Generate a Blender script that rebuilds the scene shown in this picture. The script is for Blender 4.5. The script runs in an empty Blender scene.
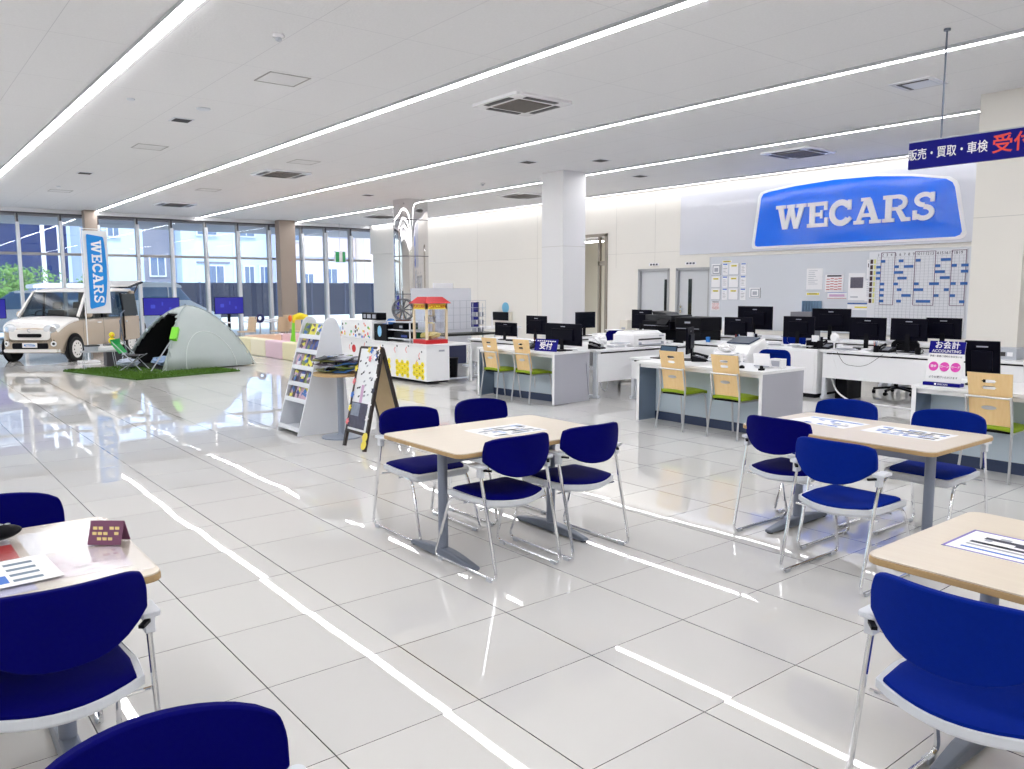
import bpy, bmesh, math, random
from mathutils import Vector, Matrix
random.seed(7)
COL = bpy.context.scene.collection
PI = math.pi
HC = 3.95            # ceiling height
XW = 15.0            # sign wall
YG = 27.3            # glass facade
DT = .72             # desk top height
TT = .70             # table top height

# ---------------------------------------------------------------- materials
_M = {}
def mat(name, col, rough=.5, metal=0., spec=.5, noise=0., nscale=20., coat=0., emis=0., alpha=1., bump=0., bscale=80., trans=0.):
    if name in _M: return _M[name]
    m = bpy.data.materials.new(name); m.use_nodes = True; _M[name] = m
    nt = m.node_tree; b = nt.nodes['Principled BSDF']
    c = (col[0], col[1], col[2], 1)
    b.inputs['Base Color'].default_value = c
    b.inputs['Roughness'].default_value = rough
    b.inputs['Metallic'].default_value = metal
    b.inputs['Specular IOR Level'].default_value = spec
    b.inputs['Coat Weight'].default_value = coat
    b.inputs['Coat Roughness'].default_value = .05
    if trans: b.inputs['Transmission Weight'].default_value = trans
    if emis:
        b.inputs['Emission Color'].default_value = c; b.inputs['Emission Strength'].default_value = emis
    if noise or bump:
        tc = nt.nodes.new('ShaderNodeTexCoord')
    if noise:
        n = nt.nodes.new('ShaderNodeTexNoise'); n.inputs['Scale'].default_value = nscale; n.inputs['Detail'].default_value = 4
        nt.links.new(tc.outputs['Object'], n.inputs['Vector'])
        r = nt.nodes.new('ShaderNodeMix'); r.data_type = 'RGBA'
        r.inputs[6].default_value = tuple(max(0, v*(1-noise)) for v in col)+(1,)
        r.inputs[7].default_value = tuple(min(1, v*(1+noise)) for v in col)+(1,)
        nt.links.new(n.outputs['Fac'], r.inputs[0]); nt.links.new(r.outputs[2], b.inputs['Base Color'])
    if bump:
        n2 = nt.nodes.new('ShaderNodeTexNoise'); n2.inputs['Scale'].default_value = bscale
        nt.links.new(tc.outputs['Object'], n2.inputs['Vector'])
        bp = nt.nodes.new('ShaderNodeBump'); bp.inputs['Strength'].default_value = bump; bp.inputs['Distance'].default_value = .002
        nt.links.new(n2.outputs['Fac'], bp.inputs['Height']); nt.links.new(bp.outputs['Normal'], b.inputs['Normal'])
    return m
def S(r, g, b):   # sRGB 0-255 to linear
    f = lambda v: (v/255/12.92) if v/255 <= .04045 else ((v/255+.055)/1.055)**2.4
    return (f(r), f(g), f(b))

WALLM = mat('wall_paint', S(236,233,227), .6, noise=.02, nscale=.7)
CREAM = mat('wall_paint_warm', S(226,221,209), .6, noise=.02, nscale=.7)
COLM = mat('column_panel', S(228,228,230), .35, noise=.015, nscale=.8)
BEIGE = mat('column_beige', S(160,146,136), .5, noise=.04, nscale=2)
CHROME = mat('chrome', (.78,.79,.82), .12, 1.)
ALU = mat('brushed_aluminium', (.62,.63,.66), .3, 1.)
MIRROR = mat('mirror_steel', (.74,.73,.74), .04, 1.)
GREYM = mat('grey_plastic', S(185,190,200), .4)
LGREY = mat('pale_grey_plastic', S(214,218,226), .4)
DGREY = mat('steel_grey_paint', S(112,120,136), .35, .3)
BLACK = mat('black_plastic', (.003,.003,.006), .45, spec=.15)
SCRN = mat('monitor_black', (.002,.002,.008), .45, spec=.1)
NAVYF = mat('navy_upholstery', (.0006,.0008,.115), .7, spec=.06, noise=.08, nscale=60, bump=.3, bscale=500)
NAVYF2 = mat('blue_upholstery', (.0004,.016,.23), .7, spec=.06, noise=.08, nscale=60, bump=.3, bscale=500)
WHITEP = mat('white_laminate', S(238,239,242), .3, noise=.01, nscale=3)
WHITEG = mat('white_gloss_plastic', S(240,240,243), .22)
PAPER = mat('paper', S(244,244,248), .7)
INK = mat('ink_dark', S(60,62,80), .7)
INKB = mat('ink_blue', S(70,120,205), .7)
INKR = mat('ink_red', S(190,60,60), .7)
INKG = mat('ink_grey', S(170,174,186), .7)
INKY = mat('ink_yellow', S(238,222,80), .7)
PINK = mat('sign_pink', S(222,70,180), .6)
SIGNB = mat('sign_navy', (.002,.002,.20), .4, spec=.15)
RED = mat('red_paint', S(196,24,32), .35)
REDT = mat('sign_red', S(232,70,60), .5)
YEL = mat('yellow', S(246,226,40), .5)
GREEN = mat('bright_green', S(90,200,40), .5)
TGREEN = mat('tent_green', S(20,170,80), .6)
BLUE = mat('mid_blue', S(30,110,190), .5)
ORNG = mat('orange', S(235,110,40), .5)
PCOUNT = mat('counter_grey_side', S(176,177,188), .45, noise=.03, nscale=2)
PSLATE = mat('counter_slate', S(104,120,142), .5)
PBACK = mat('counter_back_pale', S(205,220,232), .5)
KICK = mat('kickboard_navy', S(48,62,92), .5)
OLIVE = mat('green_upholstery', S(140,165,20), .7, noise=.1, nscale=40)
RUBBER = mat('rubber', (.012,.012,.013), .7)

def wood(name, c1, c2, scale=(1.5,26,26), rough=.4):
    m = bpy.data.materials.new(name); m.use_nodes = True
    nt = m.node_tree; b = nt.nodes['Principled BSDF']; b.inputs['Roughness'].default_value = rough
    tc = nt.nodes.new('ShaderNodeTexCoord'); mp = nt.nodes.new('ShaderNodeMapping'); mp.inputs['Scale'].default_value = scale
    n = nt.nodes.new('ShaderNodeTexNoise'); n.inputs['Scale'].default_value = 2; n.inputs['Detail'].default_value = 5
    r = nt.nodes.new('ShaderNodeMix'); r.data_type = 'RGBA'
    r.inputs[6].default_value = c1+(1,); r.inputs[7].default_value = c2+(1,)
    nt.links.new(tc.outputs['Object'], mp.inputs['Vector']); nt.links.new(mp.outputs[0], n.inputs['Vector'])
    nt.links.new(n.outputs['Fac'], r.inputs[0]); nt.links.new(r.outputs[2], b.inputs['Base Color'])
    return m
TABW = wood('table_maple', S(214,201,184), S(224,213,197), rough=.28)
EDGEW = wood('table_edge', S(176,144,98), S(194,164,118))
PLYW = wood('chair_plywood', S(230,192,132), S(242,212,160), (26,26,2))
SANDW = wood('board_back', S(205,178,130), S(222,196,150), (3,3,3))

def glass(name, tint=(1,1,1), glossy=.10, rough=0.):
    m = bpy.data.materials.new(name); m.use_nodes = True; nt = m.node_tree
    for n in list(nt.nodes): nt.nodes.remove(n)
    o = nt.nodes.new('ShaderNodeOutputMaterial'); mx = nt.nodes.new('ShaderNodeMixShader')
    t = nt.nodes.new('ShaderNodeBsdfTransparent'); t.inputs[0].default_value = tint+(1,)
    g = nt.nodes.new('ShaderNodeBsdfGlossy'); g.inputs['Roughness'].default_value = rough
    ge = nt.nodes.new('ShaderNodeNewGeometry'); dp = nt.nodes.new('ShaderNodeVectorMath'); dp.operation = 'DOT_PRODUCT'
    nt.links.new(ge.outputs['Incoming'], dp.inputs[0]); nt.links.new(ge.outputs['Normal'], dp.inputs[1])
    ab = nt.nodes.new('ShaderNodeMath'); ab.operation = 'ABSOLUTE'; nt.links.new(dp.outputs['Value'], ab.inputs[0])
    om = nt.nodes.new('ShaderNodeMath'); om.operation = 'SUBTRACT'; om.inputs[0].default_value = 1.; nt.links.new(ab.outputs[0], om.inputs[1])
    pw = nt.nodes.new('ShaderNodeMath'); pw.operation = 'POWER'; pw.inputs[1].default_value = 5.; nt.links.new(om.outputs[0], pw.inputs[0])
    a = nt.nodes.new('ShaderNodeMath'); a.operation = 'MULTIPLY_ADD'; a.use_clamp = True; a.inputs[1].default_value = .9; a.inputs[2].default_value = glossy
    nt.links.new(pw.outputs[0], a.inputs[0]); nt.links.new(a.outputs[0], mx.inputs[0])
    nt.links.new(t.outputs[0], mx.inputs[1]); nt.links.new(g.outputs[0], mx.inputs[2]); nt.links.new(mx.outputs[0], o.inputs[0])
    return m
GLASS = glass('window_glass', (.93,.97,.99), .06)
CLEAR = glass('clear_acrylic', (.96,.96,.98), .05)
MATCL = glass('clear_mat_film', (.97,.97,.98), .03, .22)
CARGL = glass('car_glass', (.42,.48,.52), .025, .2)

def emit(name, col, s):
    m = bpy.data.materials.new(name); m.use_nodes = True; nt = m.node_tree
    b = nt.nodes['Principled BSDF']; b.inputs['Base Color'].default_value = (.02,.02,.02,1)
    b.inputs['Emission Color'].default_value = col+(1,); b.inputs['Emission Strength'].default_value = s
    return m
LED = emit('led_diffuser', (1.,.99,.985), 15.); LEDW = emit('led_wall_washer', (1.,.99,1.), 5.)

def floor_mat():
    m = bpy.data.materials.new('polished_tile'); m.use_nodes = True; nt = m.node_tree; N = nt.nodes; L = nt.links
    b = N['Principled BSDF']; b.inputs['Roughness'].default_value = .012; b.inputs['Specular IOR Level'].default_value = .85
    geo = N.new('ShaderNodeNewGeometry')
    off = N.new('ShaderNodeVectorMath'); off.operation = 'SUBTRACT'; off.inputs[1].default_value = (1.122, 3.578, 0)
    L.new(geo.outputs['Position'], off.inputs[0])
    sc = N.new('ShaderNodeVectorMath'); sc.operation = 'SCALE'; sc.inputs[3].default_value = 1/.6
    L.new(off.outputs[0], sc.inputs[0])
    fl = N.new('ShaderNodeVectorMath'); fl.operation = 'FLOOR'; L.new(sc.outputs[0], fl.inputs[0])
    fr = N.new('ShaderNodeVectorMath'); fr.operation = 'FRACTION'; L.new(sc.outputs[0], fr.inputs[0])
    sep = N.new('ShaderNodeSeparateXYZ'); L.new(fr.outputs[0], sep.inputs[0])
    def edge(sock, w):
        a = N.new('ShaderNodeMath'); a.operation = 'PINGPONG'; a.inputs[1].default_value = .5; L.new(sock, a.inputs[0])
        c = N.new('ShaderNodeMath'); c.operation = 'LESS_THAN'; c.inputs[1].default_value = w; L.new(a.outputs[0], c.inputs[0]); return c.outputs[0]
    ex = edge(sep.outputs[0], .0042); ey = edge(sep.outputs[1], .0028)
    mx = N.new('ShaderNodeMath'); mx.operation = 'MAXIMUM'; L.new(ex, mx.inputs[0]); L.new(ey, mx.inputs[1])
    wn = N.new('ShaderNodeTexWhiteNoise'); wn.noise_dimensions = '2D'; L.new(fl.outputs[0], wn.inputs['Vector'])
    ns = N.new('ShaderNodeTexNoise'); ns.inputs['Scale'].default_value = 2.2; ns.inputs['Detail'].default_value = 0.5; L.new(geo.outputs['Position'], ns.inputs['Vector'])
    base = N.new('ShaderNodeMix'); base.data_type = 'RGBA'; base.inputs[6].default_value = S(209,208,207)+(1,); base.inputs[7].default_value = S(214,213,211)+(1,)
    L.new(wn.outputs['Value'], base.inputs[0])
    jm = N.new('ShaderNodeMix'); jm.data_type = 'RGBA'; jm.inputs[7].default_value = (.025,.025,.027,1)
    L.new(mx.outputs[0], jm.inputs[0]); L.new(base.outputs[2], jm.inputs[6]); L.new(jm.outputs[2], b.inputs['Base Color'])
    # every tile lies a hair out of level and is faintly wavy
    d1 = N.new('ShaderNodeVectorMath'); d1.operation = 'SUBTRACT'; d1.inputs[1].default_value = (.5,.5,.5); L.new(wn.outputs['Color'], d1.inputs[0])
    s1 = N.new('ShaderNodeVectorMath'); s1.operation = 'SCALE'; s1.inputs[3].default_value = .003; L.new(d1.outputs[0], s1.inputs[0])
    d2 = N.new('ShaderNodeVectorMath'); d2.operation = 'SUBTRACT'; d2.inputs[1].default_value = (.5,.5,.5); L.new(ns.outputs['Color'], d2.inputs[0])
    s2 = N.new('ShaderNodeVectorMath'); s2.operation = 'SCALE'; s2.inputs[3].default_value = .0032; L.new(d2.outputs[0], s2.inputs[0])
    a1 = N.new('ShaderNodeVectorMath'); L.new(s1.outputs[0], a1.inputs[0]); L.new(s2.outputs[0], a1.inputs[1])
    a2 = N.new('ShaderNodeVectorMath'); L.new(a1.outputs[0], a2.inputs[0]); L.new(geo.outputs['Normal'], a2.inputs[1])
    nm = N.new('ShaderNodeVectorMath'); nm.operation = 'NORMALIZE'; L.new(a2.outputs[0], nm.inputs[0]); L.new(nm.outputs[0], b.inputs['Normal'])
    return m
def ceil_mat():
    m = bpy.data.materials.new('acoustic_ceiling'); m.use_nodes = True; nt = m.node_tree; N = nt.nodes; L = nt.links
    b = N['Principled BSDF']; b.inputs['Roughness'].default_value = .8
    geo = N.new('ShaderNodeNewGeometry'); sep = N.new('ShaderNodeSeparateXYZ'); L.new(geo.outputs['Position'], sep.inputs[0])
    def line(sock, period, w, shift):
        s = N.new('ShaderNodeMath'); s.operation = 'MULTIPLY_ADD'; s.inputs[1].default_value = 1/period; s.inputs[2].default_value = shift; L.new(sock, s.inputs[0])
        a = N.new('ShaderNodeMath'); a.operation = 'PINGPONG'; a.inputs[1].default_value = .5; L.new(s.outputs[0], a.inputs[0])
        c = N.new('ShaderNodeMath'); c.operation = 'LESS_THAN'; c.inputs[1].default_value = w/period; L.new(a.outputs[0], c.inputs[0]); return c.outputs[0]
    e1 = line(sep.outputs[0], .91, .003, .37); e2 = line(sep.outputs[1], 1.82, .003, .2)
    mx = N.new('ShaderNodeMath'); mx.operation = 'MAXIMUM'; L.new(e1, mx.inputs[0]); L.new(e2, mx.inputs[1])
    n = N.new('ShaderNodeTexNoise'); n.inputs['Scale'].default_value = 45; n.inputs['Detail'].default_value = 3; L.new(geo.outputs['Position'], n.inputs['Vector'])
    c = N.new('ShaderNodeMix'); c.data_type = 'RGBA'; c.inputs[6].default_value = S(224,224,226)+(1,); c.inputs[7].default_value = S(234,234,236)+(1,)
    L.new(n.outputs['Fac'], c.inputs[0])
    j = N.new('ShaderNodeMix'); j.data_type = 'RGBA'; j.inputs[7].default_value = S(204,204,208)+(1,)
    L.new(mx.outputs[0], j.inputs[0]); L.new(c.outputs[2], j.inputs[6]); L.new(j.outputs[2], b.inputs['Base Color'])
    bp = N.new('ShaderNodeBump'); bp.inputs['Strength'].default_value = .25; bp.inputs['Distance'].default_value = .01
    L.new(n.outputs['Fac'], bp.inputs['Height']); L.new(bp.outputs['Normal'], b.inputs['Normal'])
    return m

# ---------------------------------------------------------------- mesh building
class MB:
    def __init__(s, m=None): s.v=[]; s.f=[]; s.mi=[]; s.ms=[]; s.M=Matrix(); s.sm=[]; s.use(m) if m else None
    def use(s, m):
        if m not in s.ms: s.ms.append(m)
        s.cur = s.ms.index(m); return s
    def add(s, vs, fs, smooth=False):
        n=len(s.v); s.v += [tuple(s.M @ Vector(p)) for p in vs]
        for f in fs: s.f.append([n+i for i in f]); s.mi.append(s.cur); s.sm.append(smooth)
        return s
    def box(s, x0,x1,y0,y1,z0,z1):
        if x0>x1: x0,x1=x1,x0
        if y0>y1: y0,y1=y1,y0
        if z0>z1: z0,z1=z1,z0
        return s.add([(x0,y0,z0),(x1,y0,z0),(x1,y1,z0),(x0,y1,z0),(x0,y0,z1),(x1,y0,z1),(x1,y1,z1),(x0,y1,z1)],
              [(0,3,2,1),(4,5,6,7),(0,1,5,4),(1,2,6,5),(2,3,7,6),(3,0,4,7)])
    def bar(s, a, b, w, h, up=(0,0,1)):
        a=Vector(a); b=Vector(b); d=(b-a).normalized(); u=Vector(up); r=d.cross(u).normalized(); u=r.cross(d)
        vs=[]
        for p in (a,b):
            for i,j in ((-1,-1),(1,-1),(1,1),(-1,1)): vs.append(p+r*(i*w/2)+u*(j*h/2))
        return s.add(vs,[(0,1,2,3),(7,6,5,4),(0,4,5,1),(1,5,6,2),(2,6,7,3),(3,7,4,0)])
    def prism(s, pts, d, o=(0,0,0), U=(1,0,0), V=(0,1,0), smooth=False):   # polygon in plane UV at o, thickness d along UxV
        o=Vector(o); U=Vector(U); V=Vector(V); W=U.cross(V); n=len(pts)
        vs=[o+U*p[0]+V*p[1] for p in pts]+[o+U*p[0]+V*p[1]+W*d for p in pts]
        fs=[list(range(n))[::-1], list(range(n,2*n))]+[(i,(i+1)%n,n+(i+1)%n,n+i) for i in range(n)]
        return s.add(vs,fs)
    def lathe(s, prof, n=20, c=(0,0,0), ax='z', smooth=True, a0=0, a1=2*PI):
        vs=[]; fs=[]; full=abs(a1-a0-2*PI)<1e-6; k=n if full else n+1
        for r,z in prof:
            for i in range(k):
                t=a0+(a1-a0)*i/n; x=r*math.cos(t); y=r*math.sin(t)
                p={'z':(x,y,z),'x':(z,x,y),'y':(x,z,y)}[ax]
                vs.append((p[0]+c[0],p[1]+c[1],p[2]+c[2]))
        for j in range(len(prof)-1):
            for i in range(n):
                a=j*k+i; b=j*k+(i+1)%k; fs.append((a,b,b+k,a+k))
        if full and prof[0]!=prof[-1]:
            if prof[0][0]>1e-5: fs.append(tuple(range(n))[::-1])
            if prof[-1][0]>1e-5: fs.append(tuple(range((len(prof)-1)*k,(len(prof)-1)*k+n)))
        return s.add(vs,fs,smooth)
    def tube(s, pts, r, n=8, closed=False, rs=None):
        pts=[Vector(p) for p in pts]; m=len(pts); vs=[]; fs=[]
        T=[]
        for i in range(m):
            a=pts[i-1] if (i>0 or closed) else pts[i]; b=pts[(i+1)%m] if (i<m-1 or closed) else pts[i]
            T.append((b-a).normalized())
        u=T[0].orthogonal().normalized()
        for i in range(m):
            u=(u-T[i]*u.dot(T[i])).normalized(); w=T[i].cross(u); rr=rs[i] if rs else r
            for k in range(n):
                t=2*PI*k/n; vs.append(pts[i]+u*math.cos(t)*rr+w*math.sin(t)*rr)
        for i in range(m-1 if not closed else m):
            for k in range(n):
                a=i*n+k; b=i*n+(k+1)%n; c=((i+1)%m)*n; fs.append((a,b,c+(k+1)%n,c+k))
        if not closed: fs += [tuple(range(n))[::-1], tuple(range((m-1)*n,m*n))]
        return s.add(vs,fs,True)
    def ball(s, c, r, nu=12, nv=8, sc=(1,1,1)):
        prof=[(r*math.sin(PI*j/nv),-r*math.cos(PI*j/nv)) for j in range(nv+1)]
        prof[0]=(1e-6,-r); prof[-1]=(1e-6,r)
        M0=s.M; s.M=M0@Matrix.Translation(c)@Matrix.Diagonal((sc[0],sc[1],sc[2],1)); s.lathe(prof,nu); s.M=M0; return s
    def grid(s, P, thick=None, smooth=True):   # P[i][j] points; optional second layer offset vector function
        ni=len(P); nj=len(P[0]); vs=[p for r in P for p in r]
        fs=[(i*nj+j,(i+1)*nj+j,(i+1)*nj+j+1,i*nj+j+1) for i in range(ni-1) for j in range(nj-1)]
        if thick is None: return s.add(vs,fs,smooth)
        n=len(vs); vs2=[tuple(Vector(p)+Vector(thick)) for p in vs]
        f2=[tuple(n+k for k in reversed(f)) for f in fs]
        rim=[i*nj for i in range(ni)]+[(ni-1)*nj+j for j in range(1,nj)]+[i*nj+nj-1 for i in range(ni-2,-1,-1)]+[j for j in range(nj-2,0,-1)]
        f3=[(rim[k],n+rim[k],n+rim[(k+1)%len(rim)],rim[(k+1)%len(rim)]) for k in range(len(rim))]
        return s.add(vs+vs2,fs+f2+f3,smooth)
    def build(s, name, parent=None, bevel=0, m=None, loc=None):
        me=bpy.data.meshes.new(name); me.from_pydata(s.v,[],s.f)
        for x in s.ms: me.materials.append(x)
        me.polygons.foreach_set('material_index', s.mi); me.polygons.foreach_set('use_smooth', s.sm)
        me.update()
        bm=bmesh.new(); bm.from_mesh(me); bmesh.ops.recalc_face_normals(bm, faces=bm.faces)
        if any(s.sm):
            for e in bm.edges:
                if len(e.link_faces)==2 and e.calc_face_angle(0)>.7: e.smooth=False
        bm.to_mesh(me); bm.free()
        o=bpy.data.objects.new(name, me); COL.objects.link(o)
        if parent: o.parent=parent
        if bevel:
            md=o.modifiers.new('bevel','BEVEL'); md.width=bevel; md.segments=2; md.limit_method='ANGLE'; md.angle_limit=.7
        if loc: o.location=loc
        return o

def tag(o, label, cat, group=None, kind=None):
    if label: o['label']=label
    if cat: o['category']=cat
    if group: o['group']=group
    if kind: o['kind']=kind
    return o
def thing(name, label, cat, loc=(0,0,0), rz=0, group=None):
    o=bpy.data.objects.new(name,None); COL.objects.link(o); o.location=loc; o.rotation_euler=(0,0,rz); o.empty_display_size=.05
    return tag(o,label,cat,group)
def struct(o): o['kind']='structure'; return o
def dup(root, loc, rz=0, label=None, group=None):
    def rec(o,parent):
        c=o.copy(); COL.objects.link(c)
        if parent: c.parent=parent
        for ch in list(o.children): rec(ch,c)
        return c
    r=rec(root,None); r.location=loc; r.rotation_euler=(0,0,rz)
    if label: r['label']=label
    if group: r['group']=group
    return r
def B(x0,x1,y0,y1,z0,z1,m): return MB(m).box(x0,x1,y0,y1,z0,z1)
def arcpts(c, r, a0, a1, n=6):
    return [(c[0]+r*math.cos(a0+(a1-a0)*i/n), c[1]+r*math.sin(a0+(a1-a0)*i/n)) for i in range(n+1)]
def rrect(x0,x1,y0,y1,r,n=4):
    return arcpts((x1-r,y0+r),r,-PI/2,0,n)+arcpts((x1-r,y1-r),r,0,PI/2,n)+arcpts((x0+r,y1-r),r,PI/2,PI,n)+arcpts((x0+r,y0+r),r,PI,1.5*PI,n)
def roundpath(pts, r, n=4):
    out=[Vector(pts[0])]
    for i in range(1,len(pts)-1):
        p=Vector(pts[i]); a=(Vector(pts[i-1])-p); b=(Vector(pts[i+1])-p); d=min(r,a.length*.45,b.length*.45)
        A=p+a.normalized()*d; C=p+b.normalized()*d
        for k in range(n+1):
            t=k/n; out.append(A*(1-t)**2+p*2*t*(1-t)+C*t*t)
    out.append(Vector(pts[-1])); return out
def text(s, h, loc, R, U, m, parent=None, ext=.001, bold=0., align='CENTER', name='lettering', xs=1.):
    cu=bpy.data.curves.new('t','FONT'); cu.body=s; cu.size=h; cu.align_x=align; cu.align_y='CENTER'; cu.extrude=ext; cu.offset=bold*h; cu.resolution_u=3
    o=bpy.data.objects.new('t',cu); COL.objects.link(o)
    dg=bpy.context.evaluated_depsgraph_get(); me=bpy.data.meshes.new_from_object(o.evaluated_get(dg)); 
    bpy.data.objects.remove(o); bpy.data.curves.remove(cu)
    me.materials.clear(); me.materials.append(m)
    R=Vector(R).normalized(); U=Vector(U).normalized(); W=R.cross(U)
    M=Matrix((R*xs,U,W)).transposed().to_4x4(); M.translation=Vector(loc)
    me.transform(M)
    ob=bpy.data.objects.new(name,me); COL.objects.link(ob)
    if parent: ob.parent=parent
    return ob

# slab-serif capitals, unit height, as convex pieces
def ring(cx,cy,rx,ry,t,a0,a1,n=18):
    out=[]
    for i in range(n):
        a=a0+(a1-a0)*i/n; b=a0+(a1-a0)*(i+1)/n
        q=lambda an,k:(cx+(rx-k)*math.cos(an), cy+(ry-k)*math.sin(an))
        out.append([q(a,0),q(b,0),q(b,t),q(a,t)])
    return out
def bx(x0,x1,y0,y1): return [(x0,y0),(x1,y0),(x1,y1),(x0,y1)]
GLY={
 'W':(1.42,[bx(0,.46,.86,1),bx(.53,.89,.86,1),bx(.96,1.42,.86,1),[(.33,0),(.52,0),(.34,.9),(.10,.9)],[(.40,0),(.56,0),(.80,.9),(.60,.9)],[(.86,0),(1.04,0),(.84,.9),(.62,.9)],[(.88,0),(1.06,0),(1.32,.9),(1.10,.9)]]),
 'E':(.92,[bx(.10,.34,0,1),bx(0,.88,.85,1),bx(0,.92,0,.15),bx(.34,.62,.43,.58),bx(.58,.68,.34,.67),bx(.74,.88,.66,.9),bx(.77,.92,.1,.36)]),
 'C':(.98,ring(.5,.5,.5,.52,.23,math.radians(38),math.radians(322))+[bx(.78,.92,.60,.98),[(.70,.10),(.80,.06),(.97,.24),(.86,.34)]]),
 'A':(1.10,[bx(0,.42,0,.14),bx(.64,1.10,0,.14),bx(.28,.64,.87,1),[(.10,.1),(.28,.1),(.58,.95),(.42,.95)],[(.74,.1),(.99,.1),(.68,.95),(.44,.95)],bx(.28,.76,.26,.40)]),
 'R':(1.06,[bx(.10,.34,0,1),bx(0,.46,0,.14),bx(0,.62,.86,1),bx(.3,.62,.42,.55)]+ring(.60,.71,.33,.29,.17,-PI/2,PI/2,10)+[[(.50,.45),(.70,.45),(.98,0),(.74,0)],bx(.74,1.06,0,.14)]),
 'S':(.86,ring(.43,.735,.36,.275,.17,math.radians(20),math.radians(270),14)+ring(.43,.275,.38,.295,.18,math.radians(-160),math.radians(90),14)+[bx(.66,.80,.64,.98),bx(.04,.18,.02,.36)]),
}
def slabtext(mb, word, o, U, V, h, d, gap=.06):
    total=sum(GLY[c][0] for c in word)+gap*(len(word)-1); x=-total/2
    U=Vector(U); V=Vector(V)
    for c in word:
        w,ps=GLY[c]
        for kk,p in enumerate(ps): mb.prism([((x+q[0])*h,(q[1]-.5)*h) for q in p], d, Vector(o)+U.cross(V)*(kk*abs(d)*.02), U, V)
        x+=w+gap
    return total*h
def badge(w,h):   # blue car-roof shaped plate in a unit frame: flat base, leaning sides, arched top
    pts=[(-.485,-.5),(.475,-.5),(.493,-.475),(.5,-.43),(.462,.20),(.452,.27),(.425,.33),(.28,.42),(.12,.48),(-.08,.5),(-.28,.47),(-.43,.42),(-.458,.395),(-.47,.34),(-.5,-.43),(-.497,-.48)]
    return [(p[0]*w,p[1]*h) for p in pts]
# ================================================================ SETTING
X0, X1, Y0, Y1 = -7.0, XW, -5.0, YG
FLOORM = floor_mat(); CEILM = ceil_mat()
struct(MB(FLOORM).box(X0,X1+.3,Y0,YG,-.1,0).build('floor'))
struct(MB(CEILM).box(X0,X1+.3,Y0,YG+.2,HC,HC+.1).build('ceiling'))
struct(B(X0-.15,X0,Y0,YG,0,HC,WALLM).build('wall_left'))
struct(B(X0,X1,Y0-.15,Y0,0,HC,WALLM).build('wall_back'))
# right (sign) wall, with two doors and a tall opening
segs=[(Y0,11.66,0,HC),(11.66,12.60,2.04,HC),(12.60,12.86,0,HC),(12.86,13.80,2.04,HC),(13.80,14.94,0,HC),(14.94,16.3,2.95,HC),(16.3,YG,0,HC)]
w=MB(WALLM)
for a,b,z0,z1 in segs: w.box(XW,XW+.12,a,b,z0,z1)
struct(w.build('wall_right'))
sj=MB(mat('panel_joint',S(196,194,190),.6))
for y in (13.3,14.6,17.7,20.6): sj.box(XW-.002,XW+.001,y-.003,y+.003,0 if y>17 else 2.1,HC-.05)
sj.box(XW-.002,XW+.001,12.5,14.9,2.45,2.455).box(XW-.002,XW+.001,16.35,24,2.45,2.455)
struct(sj.build('trim_1'))
# corridor seen through the opening
cor=MB(CREAM).box(XW+.12,XW+2.2,14.7,14.82,0,3.2).box(XW+2.1,XW+2.2,14.82,18.0,0,3.2).box(XW+.12,XW+2.2,18.0,18.1,0,3.2).box(XW+.12,XW+2.2,14.7,18.1,3.2,3.3)
struct(cor.build('wall_corridor'))
fr=MB(mat('opening_frame',S(150,142,132),.4,.3)).box(XW-.03,XW+.14,14.90,14.98,0,2.98).box(XW-.03,XW+.14,16.26,16.34,0,2.98).box(XW-.03,XW+.14,14.9,16.34,2.92,3.0).box(XW+.02,XW+.10,15.22,15.28,0,2.92).box(XW+.02,XW+.1,14.94,15.28,2.18,2.3)
struct(fr.build('trim_2'))
t=thing('ceiling_light','short white tube light glowing inside the tall wall opening beside the column','light',(XW+.5,16.1,2.83))
B(-.05,.05,-.5,.5,.0,.03,LED).build('diffuser',t); B(-.07,.07,-.52,.52,.03,.37,WHITEG).build('housing',t)
# doors
DOORM=mat('door_grey',S(206,209,214),.4); DFR=mat('door_frame',S(170,172,176),.4)
for i,(a,b,wy,hs) in enumerate(((12.86,13.80,12.97,0),(11.66,12.60,12.24,1))):
    d=struct(B(XW+.05,XW+.09,a+.04,b-.04,0,2.0,DOORM).build('door_%d'%(i+1)))
    f=MB(DFR).box(XW-.015,XW+.13,a-.03,a+.03,0,2.05).box(XW-.015,XW+.13,b-.03,b+.03,0,2.05).box(XW-.015,XW+.13,a-.03,b+.03,2.0,2.06)
    f.build('door_frame',d); B(XW+.04,XW+.052,wy-.05,wy+.05,.55,1.8,mat('slit_glass',(.01,.012,.015),.1)).build('slit_window',d)
    if hs: MB(CHROME).box(XW+.01,XW+.05,12.46,12.52,1.0,1.18).tube([(XW+.02,12.49,1.1),(XW-.02,12.49,1.1),(XW-.02,12.38,1.1)],.012).build('door_handle',d)
for y,l in ((13.32,'left'),(12.2,'right')):
    s=tag(B(XW-.01,XW,y-.16,y+.16,2.13,2.19,PAPER).build('door_sign'),'small white name plate above the %s of the two grey doors'%l,'sign')
    m=MB(INK)
    for k in range(3): m.box(XW-.013,XW-.010,y-.12+k*.09,y-.06+k*.09,2.14,2.18)
    m.build('lettering',s)
# far wall stub and bulkhead beside the facade
struct(B(14.85,15.0,25.2,27.2,2.9,HC,WALLM).build('wall_bulkhead'))

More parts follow.
